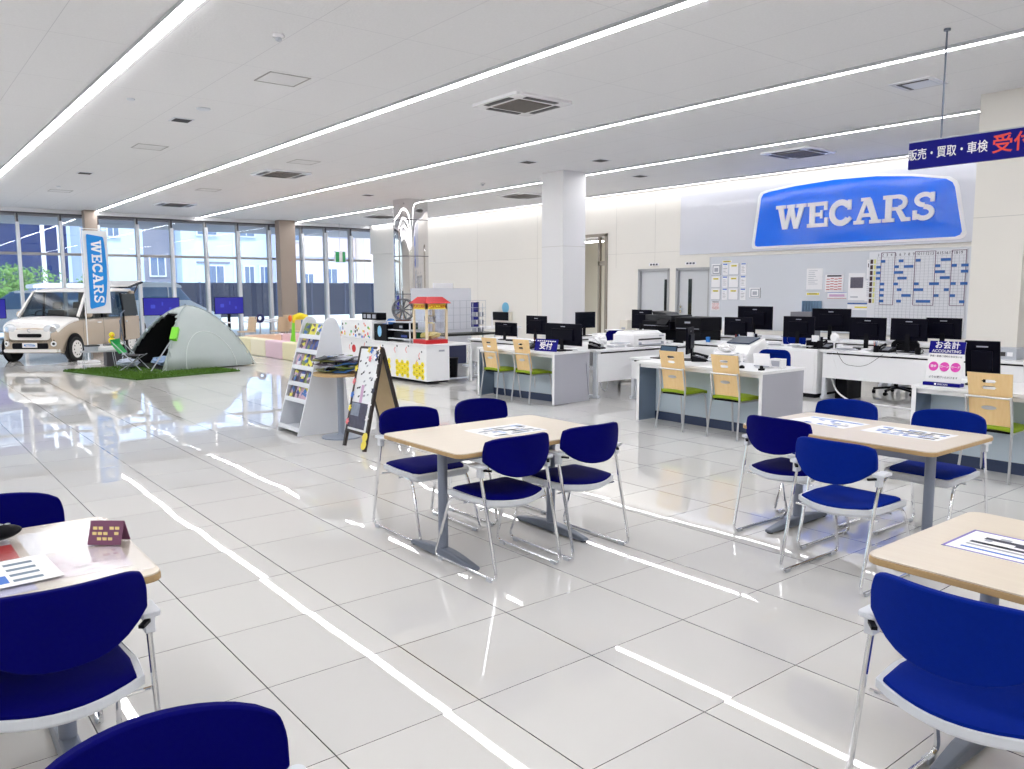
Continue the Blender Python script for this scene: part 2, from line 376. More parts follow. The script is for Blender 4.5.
# columns
def column(n,x0,x1,y0,y1,m,joint=True):
    o=struct(B(x0,x1,y0,y1,0,HC,m).build('column_%d'%n))
    if joint: MB(mat('panel_joint',(.5,.5,.5))).box(x0-.002,x1+.002,y0-.002,y1+.002,2.44,2.448).build('joint',o)
column(1,11.1,11.72,12.30,12.96,COLM); column(2,11.0,11.8,3.88,4.47,mat('column_warm',S(226,223,217),.4,noise=.02,nscale=.6))
column(3,5.16,5.50,26.75,27.1,BEIGE,False); column(4,11.12,11.68,26.7,27.08,BEIGE,False)
cc=MB(MIRROR)
def rc(hw,r,n=7): return rrect(-hw,hw,-hw,hw,r,n)
pts=rc(.42,.30)
zs=[0,2.31,2.32,HC]
M0=Matrix.Translation((11.55,18.9,0)); cc.M=M0
vs=[(p[0],p[1],z) for z in (0,HC) for p in pts]; n=len(pts)
cc.add(vs,[(i,(i+1)%n,n+(i+1)%n,n+i) for i in range(n)],True)
co=struct(cc.build('column_5'))
r=MB(mat('ring_seam',(.08,.08,.09),.4)); r.M=M0
for z in (1.45,2.45,3.4):
    p2=[(p[0]*1.006,p[1]*1.006) for p in pts]
    r.add([(p[0],p[1],z+h) for h in (0,.02) for p in p2],[(i,(i+1)%n,n+(i+1)%n,n+i) for i in range(n)])
r.build('seam',co)

# facade
MULL=mat('mullion_grey',S(168,166,166),.4,.3); MULW=mat('mullion_white',S(226,228,232),.35,.2); MULD=mat('mullion_dark',S(86,84,88),.4,.4)
xs=[-6.9,-4.8,-2.8,-1.0,.3,1.4,2.45,3.5,4.6,5.6,6.71,7.73,8.81,9.87,10.95,12.15,13.05,14.05,14.95]
gid=0
for i in range(len(xs)-1):
    a,b=xs[i],xs[i+1]; gid+=1
    o=struct(B(a+.03,b-.03,YG+.02,YG+.03,.05,3.72,GLASS).build('window_%d'%gid))
    m=MB(MULL)
    m.box(a-.035,a+.03,YG-.09,YG+.09,0,3.80); m.box(a+.03,b-.035,YG-.03,YG+.06,2.62,2.70)
    m.build('window_frame',o)
    MB(MULW).box(a-.045,a+.035,YG-.20,YG-.09,0,3.55 if i%2 else 3.62).build('fin',o)
    MB(MULD).box(a-.02,a+.02,YG-.12,YG-.02,3.55,3.80).build('bracket',o)
struct(MB(MULD).box(X0,XW,YG-.12,YG+.12,3.80,3.84).use(MULW).box(X0,XW,YG-.14,YG+.12,3.84,HC).build('trim_3'))
struct(MB(MULL).box(X0,XW,YG-.05,YG+.08,0,.06).build('trim_4'))
# ---------------------------------------------------------------- ceiling fittings
def strip(x,w,label,ya=Y0+.1,yb=YG-.3,led=LED):
    t=thing('linear_ceiling_light',label,'ceiling light',(x,ya,HC),0,None); L=yb-ya
    B(-w/2-.012,-w/2,0,L,-.035,0,ALU).build('channel_edge',t); B(w/2,w/2+.012,0,L,-.012,0,WHITEG).build('channel_edge',t)
    B(-w/2,w/2,0,L,-.022,0,led).build('diffuser',t)
strip(2.27,.13,'white LED strip line on the ceiling, leftmost one in view, nearest the flag banner')
strip(5.52,.13,'white LED strip line crossing the ceiling centre, second from the left')
strip(8.62,.13,'white LED strip line on the ceiling just before the white column, third from the left')
strip(11.88,.13,'white LED strip line on the ceiling passing just behind the white column',4.55)
strip(14.80,.14,'white LED strip line along the top of the sign wall',led=LEDW)
strip(-1.0,.13,'LED strip line on the ceiling left of the picture'); strip(-4.25,.13,'LED strip line on the ceiling near the left wall')

GRILL=mat('grille_brown',S(120,112,104),.5); DARK=mat('slot_dark',S(44,44,46),.5)
def cassette(x,y,label):
    t=thing('ceiling_air_conditioner',label,'air conditioner',(x,y,HC),0,'ceiling cassette air conditioners')
    MB(WHITEG).prism(rrect(-.47,.47,-.47,.47,.05),-.035).build('panel',t)
    m=MB(GRILL).box(-.27,.27,-.27,.27,-.045,-.035).use(DARK)
    for k in range(12): m.box(-.26,.26,-.26+k*.045,-.245+k*.045,-.047,-.045)
    m.build('intake_grille',t)
    for sx,sy in ((1,0),(-1,0),(0,1),(0,-1)):
        m=MB(DARK)
        if sx: m.box(sx*.34,sx*.42,-.26,.26,-.042,-.035)
        else: m.box(-.26,.26,sy*.34,sy*.42,-.042,-.035)
        m.build('air_slot',t)
cassette(6.77,8.30,'square ceiling air conditioner over the middle of the room, nearest to the viewer')
cassette(12.97,8.23,'square ceiling air conditioner above the big wall sign')
cassette(6.79,16.11,'square ceiling air conditioner above the tent')
cassette(13.17,16.15,'square ceiling air conditioner just left of the white column')
cassette(13.16,23.4,'square ceiling air conditioner just left of the mirrored column')
cassette(6.82,23.5,'square ceiling air conditioner farthest away, near the window wall')
t=thing('ceiling_air_vent','white and black framed air vent near the hanging blue sign','vent',(9.81,4.68,HC))
MB(WHITEG).box(-.24,.24,-.24,.24,-.015,0).build('frame',t); MB(DARK).box(-.17,-.14,-.18,.18,-.02,-.015).box(-.14,.18,.14,.18,-.02,-.015).build('air_slot',t); MB(LGREY).box(-.13,.18,-.18,.13,-.022,-.015).build('baffle',t)
HATL={0:'square access hatch nearest the viewer, between the two left light strips',1:'square access hatch left of the light strip, second from the viewer',2:'square access hatch right of the central light strip near the far air conditioner',3:'square access hatch far off beside the central light strip',4:'square access hatch above the minivan'}
for i,(x,y) in enumerate([(3.87,9.05),(3.86,14.55),(6.56,14.5),(6.52,19.8),(3.78,22.1)]):
    t=thing('ceiling_access_hatch',HATL[i],'hatch',(x,y,HC))
    m=MB(MULL)
    for a in ((-.24,.24,-.24,-.225),(-.24,.24,.225,.24),(-.24,-.225,-.24,.24),(.225,.24,-.24,.24)): m.box(*a,-.006,0)
    m.build('frame',t); B(-.22,.22,-.22,.22,-.003,0,mat('hatch_board',S(222,222,224),.7)).build('cover',t)
VENL=['small dark slotted vent on the ceiling left of the hatches, nearer one','small dark slotted vent on the ceiling above the flag banner, farther one','small dark ceiling vent beside the top of the white column, left one','small round-cornered ceiling vent just right above the white column','small dark ceiling vent above the opening, right of the white column','small dark ceiling vent in line with the mirrored column']
for i,(x,y) in enumerate([(3.63,12.02),(3.63,18.5),(9.9,11.96),(10.85,11.0),(13.0,11.98),(10.05,18.47)]):
    t=thing('ceiling_vent',VENL[i],'vent',(x,y,HC))
    B(-.14,.14,-.14,.14,-.008,0,LGREY).build('frame',t)
    m=MB(DARK); 
    for k in range(5): m.box(-.11,.11,-.11+k*.045,-.08+k*.045,-.014,-.008)
    m.box(-.11,.11,-.11,.11,-.009,-.008)
    m.build('slats',t)
for x,y,l in ((3.2,7.54,'small white smoke detector hanging from the ceiling nearest the viewer'),(11.01,14.9,'small smoke detector on the ceiling left of the white column')):
    t=thing('smoke_detector',l,'detector',(x,y,HC)); MB(WHITEG).lathe([(.055,0),(.055,-.02),(.04,-.028)],16).build('base',t); MB(GREYM).lathe([(.03,-.028),(.03,-.05),(.012,-.06),(1e-5,-.06)],12).build('sensor',t)
for x,y,l in ((3.64,11.1,'round white ceiling speaker beside the nearer dark vent'),(2.75,11.1,'tiny round ceiling disc left of the nearer dark vent'),(3.6,21.2,'tiny round ceiling disc above the minivan')):
    k=.09 if x==3.64 else .05
    tag(MB(LGREY).lathe([(k,0),(k,-.012),(k*.8,-.02),(1e-5,-.02)],20,(x,y,HC)).build('ceiling_speaker'),l,'speaker')
# hanging reception sign
t=thing('hanging_sign','long dark blue hanging sign with white and red Japanese lettering','sign',(8.0,2.8,2.83))
MB(SIGNB).box(-.02,.02,-.55,1.07,-.125,.125).build('board',t,bevel=.004)
MB(GREYM).box(-.022,.022,-.55,1.075,.125,.135).build('top_rail',t)
for y in (.78,-.3):
    MB(DGREY).tube([(0,y,.13),(0,y,HC-2.83)],.009).lathe([(.03,HC-2.83),(.03,HC-2.85),(1e-5,HC-2.85)],12,(0,y,0)).build('suspension_rod',t)
text('販売・買取・車検',.112,(-.023,.715,0),(0,-1,0),(0,0,1),PAPER,t,.001,.007,xs=.80)
text('受付',.175,(-.023,.15,.0),(0,-1,0),(0,0,1),REDT,t,.001,.012)

# big wall sign
GLOSSW=mat('sign_panel_white',S(214,216,226),.12,noise=.0,bump=0)
def wavy(m,sc,st):
    nt=m.node_tree; b=nt.nodes['Principled BSDF']; tc=nt.nodes.new('ShaderNodeTexCoord'); mp=nt.nodes.new('ShaderNodeMapping'); mp.inputs['Scale'].default_value=sc
    n=nt.nodes.new('ShaderNodeTexNoise'); n.inputs['Scale'].default_value=1.; n.inputs['Detail'].default_value=1
    bp=nt.nodes.new('ShaderNodeBump'); bp.inputs['Distance'].default_value=.02; bp.inputs['Strength'].default_value=st
    nt.links.new(tc.outputs['Object'],mp.inputs[0]); nt.links.new(mp.outputs[0],n.inputs['Vector']); nt.links.new(n.outputs['Fac'],bp.inputs['Height']); nt.links.new(bp.outputs['Normal'],b.inputs['Normal'])
wavy(GLOSSW,(1,.5,2.2),.8)
LOGOB=mat('logo_blue',S(0,112,250),.12); wavy(LOGOB,(1,.45,2.),.8)
t=thing('wall_sign','huge white wall sign with blue arched logo plate and white capital letters','sign',(XW,8.35,3.07))
B(-.04,0,-3.4,4.15,-.71,.80,GLOSSW).build('backing_panel',t)
MB(PAPER).prism([(p[0]*1.03,p[1]*1.06) for p in badge(4.23,1.24)],-.02,(-.043,0,.0),(0,-1,0),(0,0,1)).build('logo_border',t)
MB(LOGOB).prism(badge(4.2,1.22),-.03,(-.045,0,0),(0,-1,0),(0,0,1)).build('logo_plate',t)
lm=MB(PAPER); slabtext(lm,'WECARS',(-.072,-.03,-.04),(0,-1,0),(0,0,1),.49,-.035,.055); lm.build('logo_letters',t)

# whiteboards and notices beneath the sign
t=thing('wall_board','long white magnetic notice board below the big sign','board',(XW,8.9,1.55))
B(-.02,0,-2.85,2.72,-.85,.72,mat('board_face',S(216,220,228),.25)).build('panel',t)
m=MB(ALU)
for a in ((-.03,0,-2.87,2.74,.72,.735),(-.03,0,2.72,2.74,-.85,.72),(-.03,0,-2.87,2.74,-.865,-.85)): m.box(*a)
m.build('frame',t)
XB=XW-.02
def sheet(name,y,z,w,h,label,cat,kind,group=None):
    m=MB(PAPER).box(XB-.008,XB,y-w/2,y+w/2,z-h/2,z+h/2)
    x=XB-.010
    L_=[0]
    def r(u0,u1,v0,v1,mm): L_[0]+=1; m.use(mm).box(x-.0006*L_[0],XB-.008,y+w/2-u1*w,y+w/2-u0*w,z-h/2+v0*h,z-h/2+v1*h)
    rnd=random.Random(int(y*100+z*1000))
    if kind=='tray': r(.0,1,.0,.03,INKG); r(.93,1,0,1,INKG); r(.2,.75,.72,.86,INKY); r(.3,.7,.76,.8,INK)
    elif kind=='list':
        r(.1,.9,.88,.98,INKB)
        for k in range(5): r(.15,.5+.4*rnd.random(),.7-k*.13,.73-k*.13,INK if k%2 else INKG)
    elif kind=='text':
        for k in range(8): r(.12,.45+.4*rnd.random(),.88-k*.09,.9-k*.09,INKG)
    elif kind=='red':
        r(.1,.9,.88,.97,INK)
        for k in range(5):
            for j in range(4): r(.08+j*.22,.26+j*.22,.72-k*.15+.03*(j%2),.76-k*.15+.03*(j%2),INKR)
    elif kind=='photo': r(.12,.88,.45,.85,mat('photo_print',S(96,92,108),.5,noise=.5,nscale=60)); r(.15,.6,.1,.14,INKG)
    elif kind=='title': r(.05,.95,.2,.8,INKY); r(.2,.8,.4,.6,INK)
    elif kind=='banner': r(0,1,0,.06,INKR); r(0,1,.94,1,INKB); r(.1,.9,.3,.7,mat('lilac',S(205,170,205),.6))
    elif kind=='dark': r(.1,.9,.6,.8,INK); r(.15,.85,.9,.94,INK); r(.3,.7,.1,.3,INKG)
    elif kind=='blue': r(0,1,.8,1,mat('strip_blue',S(50,90,160),.5)); r(.3,.9,.3,.5,INKY)
    elif kind=='box': r(.1,.9,.1,.9,INKG); r(.2,.8,.2,.8,PAPER); r(.3,.7,.3,.65,INKG); r(0,1,0,.03,INK); r(.96,1,0,1,INK)
    return tag(m.build(name),label,cat,group)
rows=['top','second','third']; 
for j,z in enumerate((2.0,1.72,1.45)):
    for i,(y,w,k) in enumerate(((11.45,.26,'tray'),(11.21,.14,'list'),(10.97,.26,'tray'),(10.73,.14,'list'))):
        kk='box' if (i==0 and j==0) else k
        nm='document_tray' if w>.2 else 'paper_list'
        sheet(nm,y,z,w,.25,'%s in the %s row at the board\'s left end, %s column'%('white document tray' if w>.2 else 'narrow white list sheet',rows[j],['first','second','third','fourth'][i]),'tray' if w>.2 else 'paper',kk)
sheet('paper_sheet',11.45,1.19,.22,.2,'white notice with red print under the paper trays on the board','paper','red')
sheet('title_label',11.17,2.17,.24,.05,'small yellow title strip above the rows of trays','label','title')
sheet('document_holder',10.42,1.48,.28,.22,'white document holder alone right of the tray rows','tray','box')
sheet('paper_sheet',9.03,1.76,.35,.42,'white text sheet, leftmost of the papers at the middle of the board','paper','text')
sheet('title_label',9.05,1.46,.3,.06,'yellow strip beneath the white text sheet on the board','label','title')
sheet('paper_sheet',8.6,1.67,.38,.34,'sheet with rows of wavy red lines on the board','paper','red')
sheet('banner_strip',8.53,1.43,.40,.12,'narrow pink and blue framed strip under the red-lined sheet','paper','banner')
sheet('photo_sheet',8.13,1.60,.34,.52,'white sheet with a grey photograph next to the red-lined sheet','paper','photo')
sheet('paper_sheet',7.83,1.93,.22,.36,'white sheet with black bars, highest left of the schedule grid','paper','dark')
sheet('paper_sheet',7.82,1.52,.28,.40,'white sheet with small grey print beside the schedule grid','paper','text')
sheet('blue_header_sheet',8.05,1.22,.50,.14,'white strip with blue header just above the monitors','paper','blue')
# wire file holder
t=thing('file_stand','pale blue slotted file stand fixed on the board above the monitors','file stand',(XB,9.05,1.20))
m=MB(LGREY).box(-.10,0,-.22,.22,-.12,-.10)
m.build('base',t)
for k in range(7):
    B(-.09,0,-.2+k*.062,-.185+k*.062,-.10,.12,mat('file_blue',S(130,160,190),.4)).build('divider',t)
# schedule grid
t=thing('schedule_board','white monthly schedule grid with blue magnet bars and numbered days','schedule board',(XB,7.0,1.62))
B(-.012,0,-.86,.90,-.80,.63,mat('grid_face',S(232,234,240),.3)).build('panel',t)
m=MB(INKG)
for k in range(22): m.box(-.014,-.012,.74-k*.0735,.743-k*.0735,-.78,.52)
for k in range(25): m.box(-.014,-.012,-.85,.75,.52-k*.053,.523-k*.053)
m.build('grid_lines',t)
m=MB(mat('frame_violet',S(110,80,110),.5))
for a,b in ((.66,.40),(.03,-.33),(-.61,-.85)):
    m.box(-.018,-.012,a,a+.010,-.36,.61); m.box(-.018,-.012,b,b+.010,-.36,.61); m.box(-.018,-.012,b,a,.603,.613); m.box(-.018,-.012,b,a,-.365,-.355)
m.build('bracket_lines',t)
rows_=[(.34,[(.64,1),(.30,1),(-.01,1),(-.45,2)]),(.22,[(.72,1),(.38,1),(.20,2),(-.36,1),(-.64,1),(-.8,1.4)]),(.11,[(.72,1),(.38,2),(-.36,2),(-.8,1.4)]),(0,[(.72,1),(.31,2),(-.45,2)]),(-.11,[(.64,1),(.38,1),(0,1),(-.27,2),(-.64,1),(-.8,1.4)]),(-.22,[(.64,1),(.31,1),(0,2),(-.53,1)]),(-.33,[(.64,1),(.22,2),(-.36,1),(-.64,1)]),(-.44,[(.64,1),(.31,1),(-.05,3),(-.8,1)])]
rows_=[(.45-.1057*i,b) for i,(z,b) in enumerate(rows_)]
for z,bs in rows_:
    for y,k in bs: B(-.02,-.012,y-.085*k+.03,y+.03,z-.025,z+.025,mat('magnet_blue',S(50,105,180),.5)).build('magnet_bar',t)
for z,_ in rows_:
    B(-.018,-.012,.82,.87,z-.04,z+.04,mat('magnet_maroon',S(60,30,40),.5)).build('name_magnet',t); B(-.018,-.012,.765,.80,z-.04,z+.04,mat('magnet_yellow',S(232,230,150),.5)).build('name_magnet',t)
for k in range(1,20):
    text(str(k),.075,(-.0135,.74-.0815*k+.06,.565),(0,-1,0),(0,0,1),INK,t,.0005,name='day_number')
t=thing('ink_notice','tiny white note below the right end of the schedule grid','paper',(XB,6.2,1.2))
B(-.006,0,-.05,.05,-.06,.06,PAPER).build('sheet',t); B(-.008,-.006,-.02,.02,.0,.04,INK).build('mark',t)
# switch plate by mirrored column, exit sign
t=thing('alarm_box','beige wall alarm plate with a round red button by the mirrored column','alarm',(XW,25.6,.98))
B(-.05,0,-.24,.24,-.25,.25,CREAM).build('plate',t); MB(RED).lathe([(.09,0),(.09,.05),(.05,.07),(1e-5,.07)],16,(-.05,0,-.02),'x').M
m=MB(RED); m.M=Matrix.Rotation(PI,4,'Z'); m.lathe([(.09,.05),(.09,.09),(.05,.11),(1e-5,.11)],16,(0,0,-.02),'x'); m.build('button',t)
t=thing('exit_sign','small green and white emergency exit sign hanging high by the glass wall','sign',(13.3,26.6,2.75))
B(-.2,.2,-.03,.03,-.2,.2,PAPER).build('case',t); MB(mat('exit_green',S(60,170,110),.5)).box(-.19,-.05,-.034,-.03,-.18,.18).box(.08,.19,-.034,-.03,-.18,.18).build('pictogram',t)
MB(GREYM).tube([(0,0,.2),(0,0,HC-2.75)],.01).build('suspension_rod',t)
# ================================================================ SLED CHAIRS
def make_chair(label, fab):
    t=thing('visitor_chair',label,'chair')
    # seat pan: rounded outline, rear edge bowed
    def outline(k,n=10):
        w=.222*k; pts=[]
        for i in range(n+1):                       # rear, curved
            u=-1+2*i/n; pts.append((u*w*.96, -.178-.072*k*(1-u*u)+ .02*(1-k)))
        pts += [(w*1.02,-.05),(w*.98,.14)]+[(w*.98-.04*(1-math.cos(a)),.16*k+.05*math.sin(a)) for a in (.4,.8,1.2,1.57)]
        pts += [(-p[0],p[1]) for p in reversed(pts[n+1:])]
        return pts
    pan=MB(LGREY)
    o=outline(1.0); i2=outline(.90)
    def ztop(x,y): return .437-.018*max(0,(y-.08)/.13)**2 - .015*(1-(x/.24)**2)*(1 if y<.1 else .3)
    n=len(o)
    vs=[(p[0],p[1],ztop(*p)) for p in o]+[(p[0],p[1],ztop(*p)-.028) for p in o]+[(p[0]*.9,p[1]*.9,ztop(*p)-.045) for p in o]
    fs=[(k,(k+1)%n,n+(k+1)%n,n+k)[::-1] for k in range(n)]+[(n+k,n+(k+1)%n,2*n+(k+1)%n,2*n+k)[::-1] for k in range(n)]+[tuple(range(n)),tuple(range(2*n,3*n))[::-1]]
    pan.add(vs,fs); pan.build('seat_shell',t,bevel=.004)
    pad=MB(fab); n=len(i2)
    vs=[(p[0],p[1]-.005,ztop(*p)-.004) for p in i2]+[(p[0]*.99,p[1]*.99-.005,ztop(*p)+.010) for p in i2]+[(p[0]*.9,p[1]*.9-.005,ztop(*p)+.020) for p in i2]+[(p[0]*.5,p[1]*.5-.005,ztop(p[0]*.5,p[1]*.5)+.022) for p in i2]
    fs=[]
    for r in range(3): fs+=[(r*n+(k+1)%n,r*n+k,(r+1)*n+k,(r+1)*n+(k+1)%n)[::-1] for k in range(n)]
    fs.append(tuple(range(3*n,4*n)))
    pad.add(vs,fs,True); pad.build('seat_cushion',t)
    # backrest shell
    def bk(off,sc=1.):
        P=[]
        for i in range(15):
            u=-1+2*i/14; row=[]
            top=.770+.012*(1-u*u)-.016*abs(u)**7; bot=.552+.095*abs(u)**2.8
            for j in range(7):
                v=j/6; z=bot+(top-bot)*v
                zz=(z-.65); x=u*.228*(1-.06*(max(0,v-.4)/.6)**2)*sc
                y=-.285+.085*u*u -.06*zz + .28*zz*zz*-1
                row.append((x,y+off,.65+zz*sc))
            P.append(row)
        return P
    b=MB(fab); b.grid(bk(0.),thick=(0,.030,0)); bo=b.build('backrest',t,bevel=.006)
    for s in (-1,1): MB(BLACK).bar((s*.200,-.225,.60),(s*.228,-.19,.602),.016,.010).build('back_bracket',t)
    for s in (-1,1):
        m=MB(LGREY); m.prism(rrect(-.03,.03,-.065,.055,.018),.016,(s*.234,-.140,.612)).box(s*.234-.014,s*.234+.014,-.19,-.15,.56,.614)
        m.build('arm_stub',t,bevel=.003)
        x=s*.229
        path=roundpath([(s*.234,-.168,.58),(x,-.29,.018),(x,-.30,.012),(x,.30,.012),(s*.215,.17,.39)][:1]+[(x,-.305,.012),(x,.30,.012),(s*.205,.165,.385),(s*.18,.0,.385)],.05)
        MB(CHROME).tube(path,.0092,8).build('sled_frame',t)
        m=MB(CHROME)
        for y in (-.24,.23): 
            MB(GREYM).box(x-.012,x+.012,y-.02,y+.02,0,.018).build('foot_glide',t)
    m=MB(CHROME).tube([(-.215,.02,.378),(.215,.02,.378)],.007).tube([(-.235,-.16,.378),(.235,-.16,.378)],.007)
    m.build('seat_support',t)
    return t
spots=[ # x,y,heading(rot), fabric, label, group
 (2.74,3.60,0,0,'navy armchair with chrome sled legs, near left seat of the middle table'),
 (3.30,3.60,0,0,'navy armchair with chrome sled legs, near right seat of the middle table, seen from behind'),
 (2.77,4.40,PI,0,'navy armchair on the far left side of the middle table beside the folding board'),
 (3.38,4.42,PI,0,'navy armchair mostly hidden behind the middle table, only its back showing'),
 (4.56,2.84,-PI/2,0,'navy chair at the left corner of the right-hand four-seat table, farther near-side one'),
 (4.13,2.215,-PI/2,1,'blue armchair seen from behind at the near side of the right-hand four-seat table'),
 (5.14,2.93,PI/2,1,'blue chair across the right-hand table, its back left of the large price sheet'),
 (5.16,2.25,PI/2,1,'blue chair across the right-hand table in front of the accounting counter'),
 (2.41,.87,-PI/2,1,'big blue chair at the lower right corner of the picture'),
 (.345,2.64,0,0,'big navy chair with white seat rim in front of the lower left table'),
 (.315,3.36,PI,0,'navy chair back behind the lower left table at the left edge'),
 (.345,1.245,PI,0,'navy chair back rising from the bottom edge of the picture, left of centre')]
pr=[None,None]
for x,y,r,k,l in spots:
    if pr[k] is None:
        pr[k]=c=make_chair(l,(NAVYF,NAVYF2)[k]); c.location=(x,y,0); c.rotation_euler=(0,0,r)
    else: c=dup(pr[k],(x,y,0),r,l)
    c['group']='sled-base chairs around the meeting tables'
    if x==2.41: c.scale=(1.06,1.03,1.0)

# ================================================================ MEETING TABLES
def make_table(L,W,label,loc,rz,fx):
    t=thing('meeting_table',label,'table',loc,rz,None)
    MB(EDGEW).prism(rrect(-L/2,L/2,-W/2,W/2,.05),.022,(0,0,TT-.028)).build('edge_band',t,bevel=.004)
    MB(TABW).prism(rrect(-L/2+.002,L/2-.002,-W/2+.002,W/2-.002,.05),.006,(0,0,TT-.006)).build('tabletop',t,bevel=.002)
    for s in (-1,1):
        x=s*fx
        MB(mat('post_grey',S(130,138,156),.35,.3)).lathe([(.029,.05),(.029,TT-.03)],20,(x,0,0)).build('post',t)
        m=MB(DGREY)
        n=9; P=[]
        for i in range(n):
            u=-1+2*i/(n-1); y=u*.335; h=.026+.036*(1-u*u)**1.2; w=.026+.012*(1-u*u)
            P.append((y,h,w))
        vs=[]
        for y,h,w in P: vs+= [(x-w,y,.006),(x+w,y,.006),(x+w*.8,y,h),(x-w*.8,y,h)]
        fs=[(0,1,2,3)]+[(4*(n-1)+3,4*(n-1)+2,4*(n-1)+1,4*(n-1))]
        for i in range(n-1):
            a=4*i; b=a+4
            for k in range(4): fs.append((a+k,b+k,b+(k+1)%4,a+(k+1)%4)[::-1])
        m.add(vs,fs); f=m.build('foot_bar',t,bevel=.008)
        MB(BLACK).lathe([(.02,0),(.02,.012)],12,(x,.31,0)).lathe([(.02,0),(.02,.012)],12,(x,-.31,0)).build('glide',t)
        B(x-.03,x+.03,-.26,.26,TT-.055,TT-.028,DGREY).build('top_bracket',t)
    B(-fx,fx,-.02,.02,TT-.14,TT-.085,mat('beam_grey',S(150,158,178),.35,.3)).build('crossbeam',t)
    return t
make_table(1.18,.83,'pale wood meeting table in the middle of the floor with four navy chairs',(2.965,3.86,0),0,.42)
make_table(1.22,.80,'pale wood meeting table on the right with four chairs and three price sheets',(4.75,2.50,0),PI/2,.42)
make_table(1.35,.83,'pale wood meeting table at the lower right edge with one printed sheet',(2.91,.615,0),PI/2,.44)
make_table(1.35,.82,'meeting table at the lower left edge covered by a clear desk mat',(-.02,2.97,0),0,.44)

def flyer(loc,rz,w,h,label,marks,cat='paper',name='paper_sheet',group=None,m=PAPER):
    mb=MB(m).box(-w/2,w/2,-h/2,h/2,0,.0015)
    for (a,b,c,d,mm) in marks: mb.use(mm).box(-w/2+a*w,-w/2+c*w,-h/2+b*h,-h/2+d*h,.0015,.002)
    o=mb.build(name,loc=loc); o.rotation_euler=(0,0,rz); return tag(o,label,cat,group)
def rmarks(seed,n,cols,rows=5):
    r=random.Random(seed); out=[]
    for k in range(n):
        i=k%rows; a=.06+.86*r.random(); out.append((a,.08+i*.84/rows,min(.94,a+.05+.12*r.random()),.08+i*.84/rows+.09,cols[r.randrange(len(cols))]))
    return out
flyer((3.03,3.88,TT),.0,.42,.30,'white price sheet with small blue and grey print on the middle table',rmarks(1,46,[INKG,mat('print_blue_pale',S(168,190,232),.7),INKG]))
flyer((4.84,2.26,TT),-PI/2,.46,.28,'white sheet with blue rows of print at the near end of the right-hand table',rmarks(2,44,[INKB,INK,mat('print_blue_pale',(.4,.5,.8))]))
flyer((4.84,2.78,TT),-PI/2-.1,.42,.28,'white sheet with blue heading at the middle of the right-hand table',[(.05,.75,.95,.88,mat('print_blue_pale',(.4,.5,.8)))]+rmarks(3,16,[INKG,INKB]))
flyer((4.62,3.0,TT),-PI/2,.30,.22,'small white sheet at the far end of the right-hand table beside a blue chair back',rmarks(4,12,[INKG]))
flyer((2.92,.95,TT),-PI/2,.44,.27,'white sheet with violet border and dark lines of print on the lower right table',[(0,.96,1,1,mat('violet_line',S(120,110,190),.6)),(0,0,1,.03,mat('violet_line',(.2,.2,.5))),(.0,0,.02,1,mat('violet_line',(.2,.2,.5))),(.98,0,1,1,mat('violet_line',(.2,.2,.5))),(.15,.66,.85,.76,INK),(.1,.42,.9,.50,INK),(.1,.30,.8,.36,INKG),(.1,.15,.9,.2,INKB)]+rmarks(5,14,[INKG,INK]))
# things on the lower left table
t=tag(MB(MATCL).prism(rrect(-.62,.655,-.375,.375,.03),.0025).build('desk_mat',loc=(-.01,2.97,TT+.0045)),'clear glossy desk mat covering the lower left table','desk mat')
PKP=mat('pink_paper',S(226,208,214),.6); PKL=mat('pink_print',S(214,186,198),.6)
flyer((.47,3.13,TT),.02,.24,.30,'plain white sheet under the clear mat at the far right of the lower left table',rmarks(9,10,[PKP]))
flyer((.46,2.82,TT),-.05,.28,.26,'pale pink printed sheet under the clear mat near the tent card',rmarks(10,24,[PKL,PKP]),m=mat('pinkish_sheet',S(232,220,226),.6))
flyer((.18,3.12,TT),.02,.28,.26,'red and white sheet under the clear mat beneath the black case',[(0,0,1,.7,mat('sheet_red',S(204,60,60),.5))])
flyer((.12,2.72,TT),.05,.40,.18,'lilac price sheet under the clear mat at the near edge of the lower left table',rmarks(12,20,[INKB,PKL]),m=mat('lilac_sheet',S(196,196,228),.6))
CARD=mat('print_greyblue',S(110,130,150),.6)
mk=[(.08,.15,.30,.45,INKY),(.30,.12,.62,.40,INKB),(.02,.82,.35,.95,INKY)]
for i in range(3):
    for j in range(4): mk.append((.05+.3*i+ .0,.12+.21*j,.27+.3*i,.20+.21*j,CARD)) if (i==2 or j>1) else None
flyer((.215,2.82,TT+.0085),.05,.36,.27,'white leaflet with yellow, blue and grey car pictures on the clear mat',mk,'leaflet','leaflet')
t=thing('tent_card','small folded purple tent card with yellow lettering on the lower left table','tent card',(.585,2.97,TT+.0075),-.7)
PUR=mat('card_purple',S(120,70,100),.5)
a=MB(PUR).bar((-.0,-.033,.0),(0,0,.075),.115,.003,(0,1,0)); a.M=Matrix(); a.build('front_panel',t)
MB(PUR).bar((0,.033,0),(0,0,.075),.115,.003,(0,1,0)).build('back_panel',t)
m=MB(mat('card_yellow',S(240,220,150),.5))
for j in range(3):
    for i in range(5):
        if (i*7+j*3)%4: 
            f=.25+.22*j; m.box(-.045+i*.019,-.031+i*.019,-.033*(1-f)-.0035,-.033*(1-f)-.0015,.075*f-.006,.075*f+.006)
m.build('lettering',t)
t=thing('glasses_case','black fluffy pouch with grey lettering lying on the lower left table','pouch',(.255,3.22,TT+.0075),.08)
m=MB(BLACK); m.ball((0,0,.03),.03,16,10,(3.6,1.3,1.)); m.build('pouch_body',t)
m=MB(INKG)
for k in range(7): m.M=Matrix.Translation((-.07+k*.022,-.01,.0595-abs(k-3)*.001)); m.lathe([(.006,0),(.009,.001),(.009,.002),(.006,.003)],10)
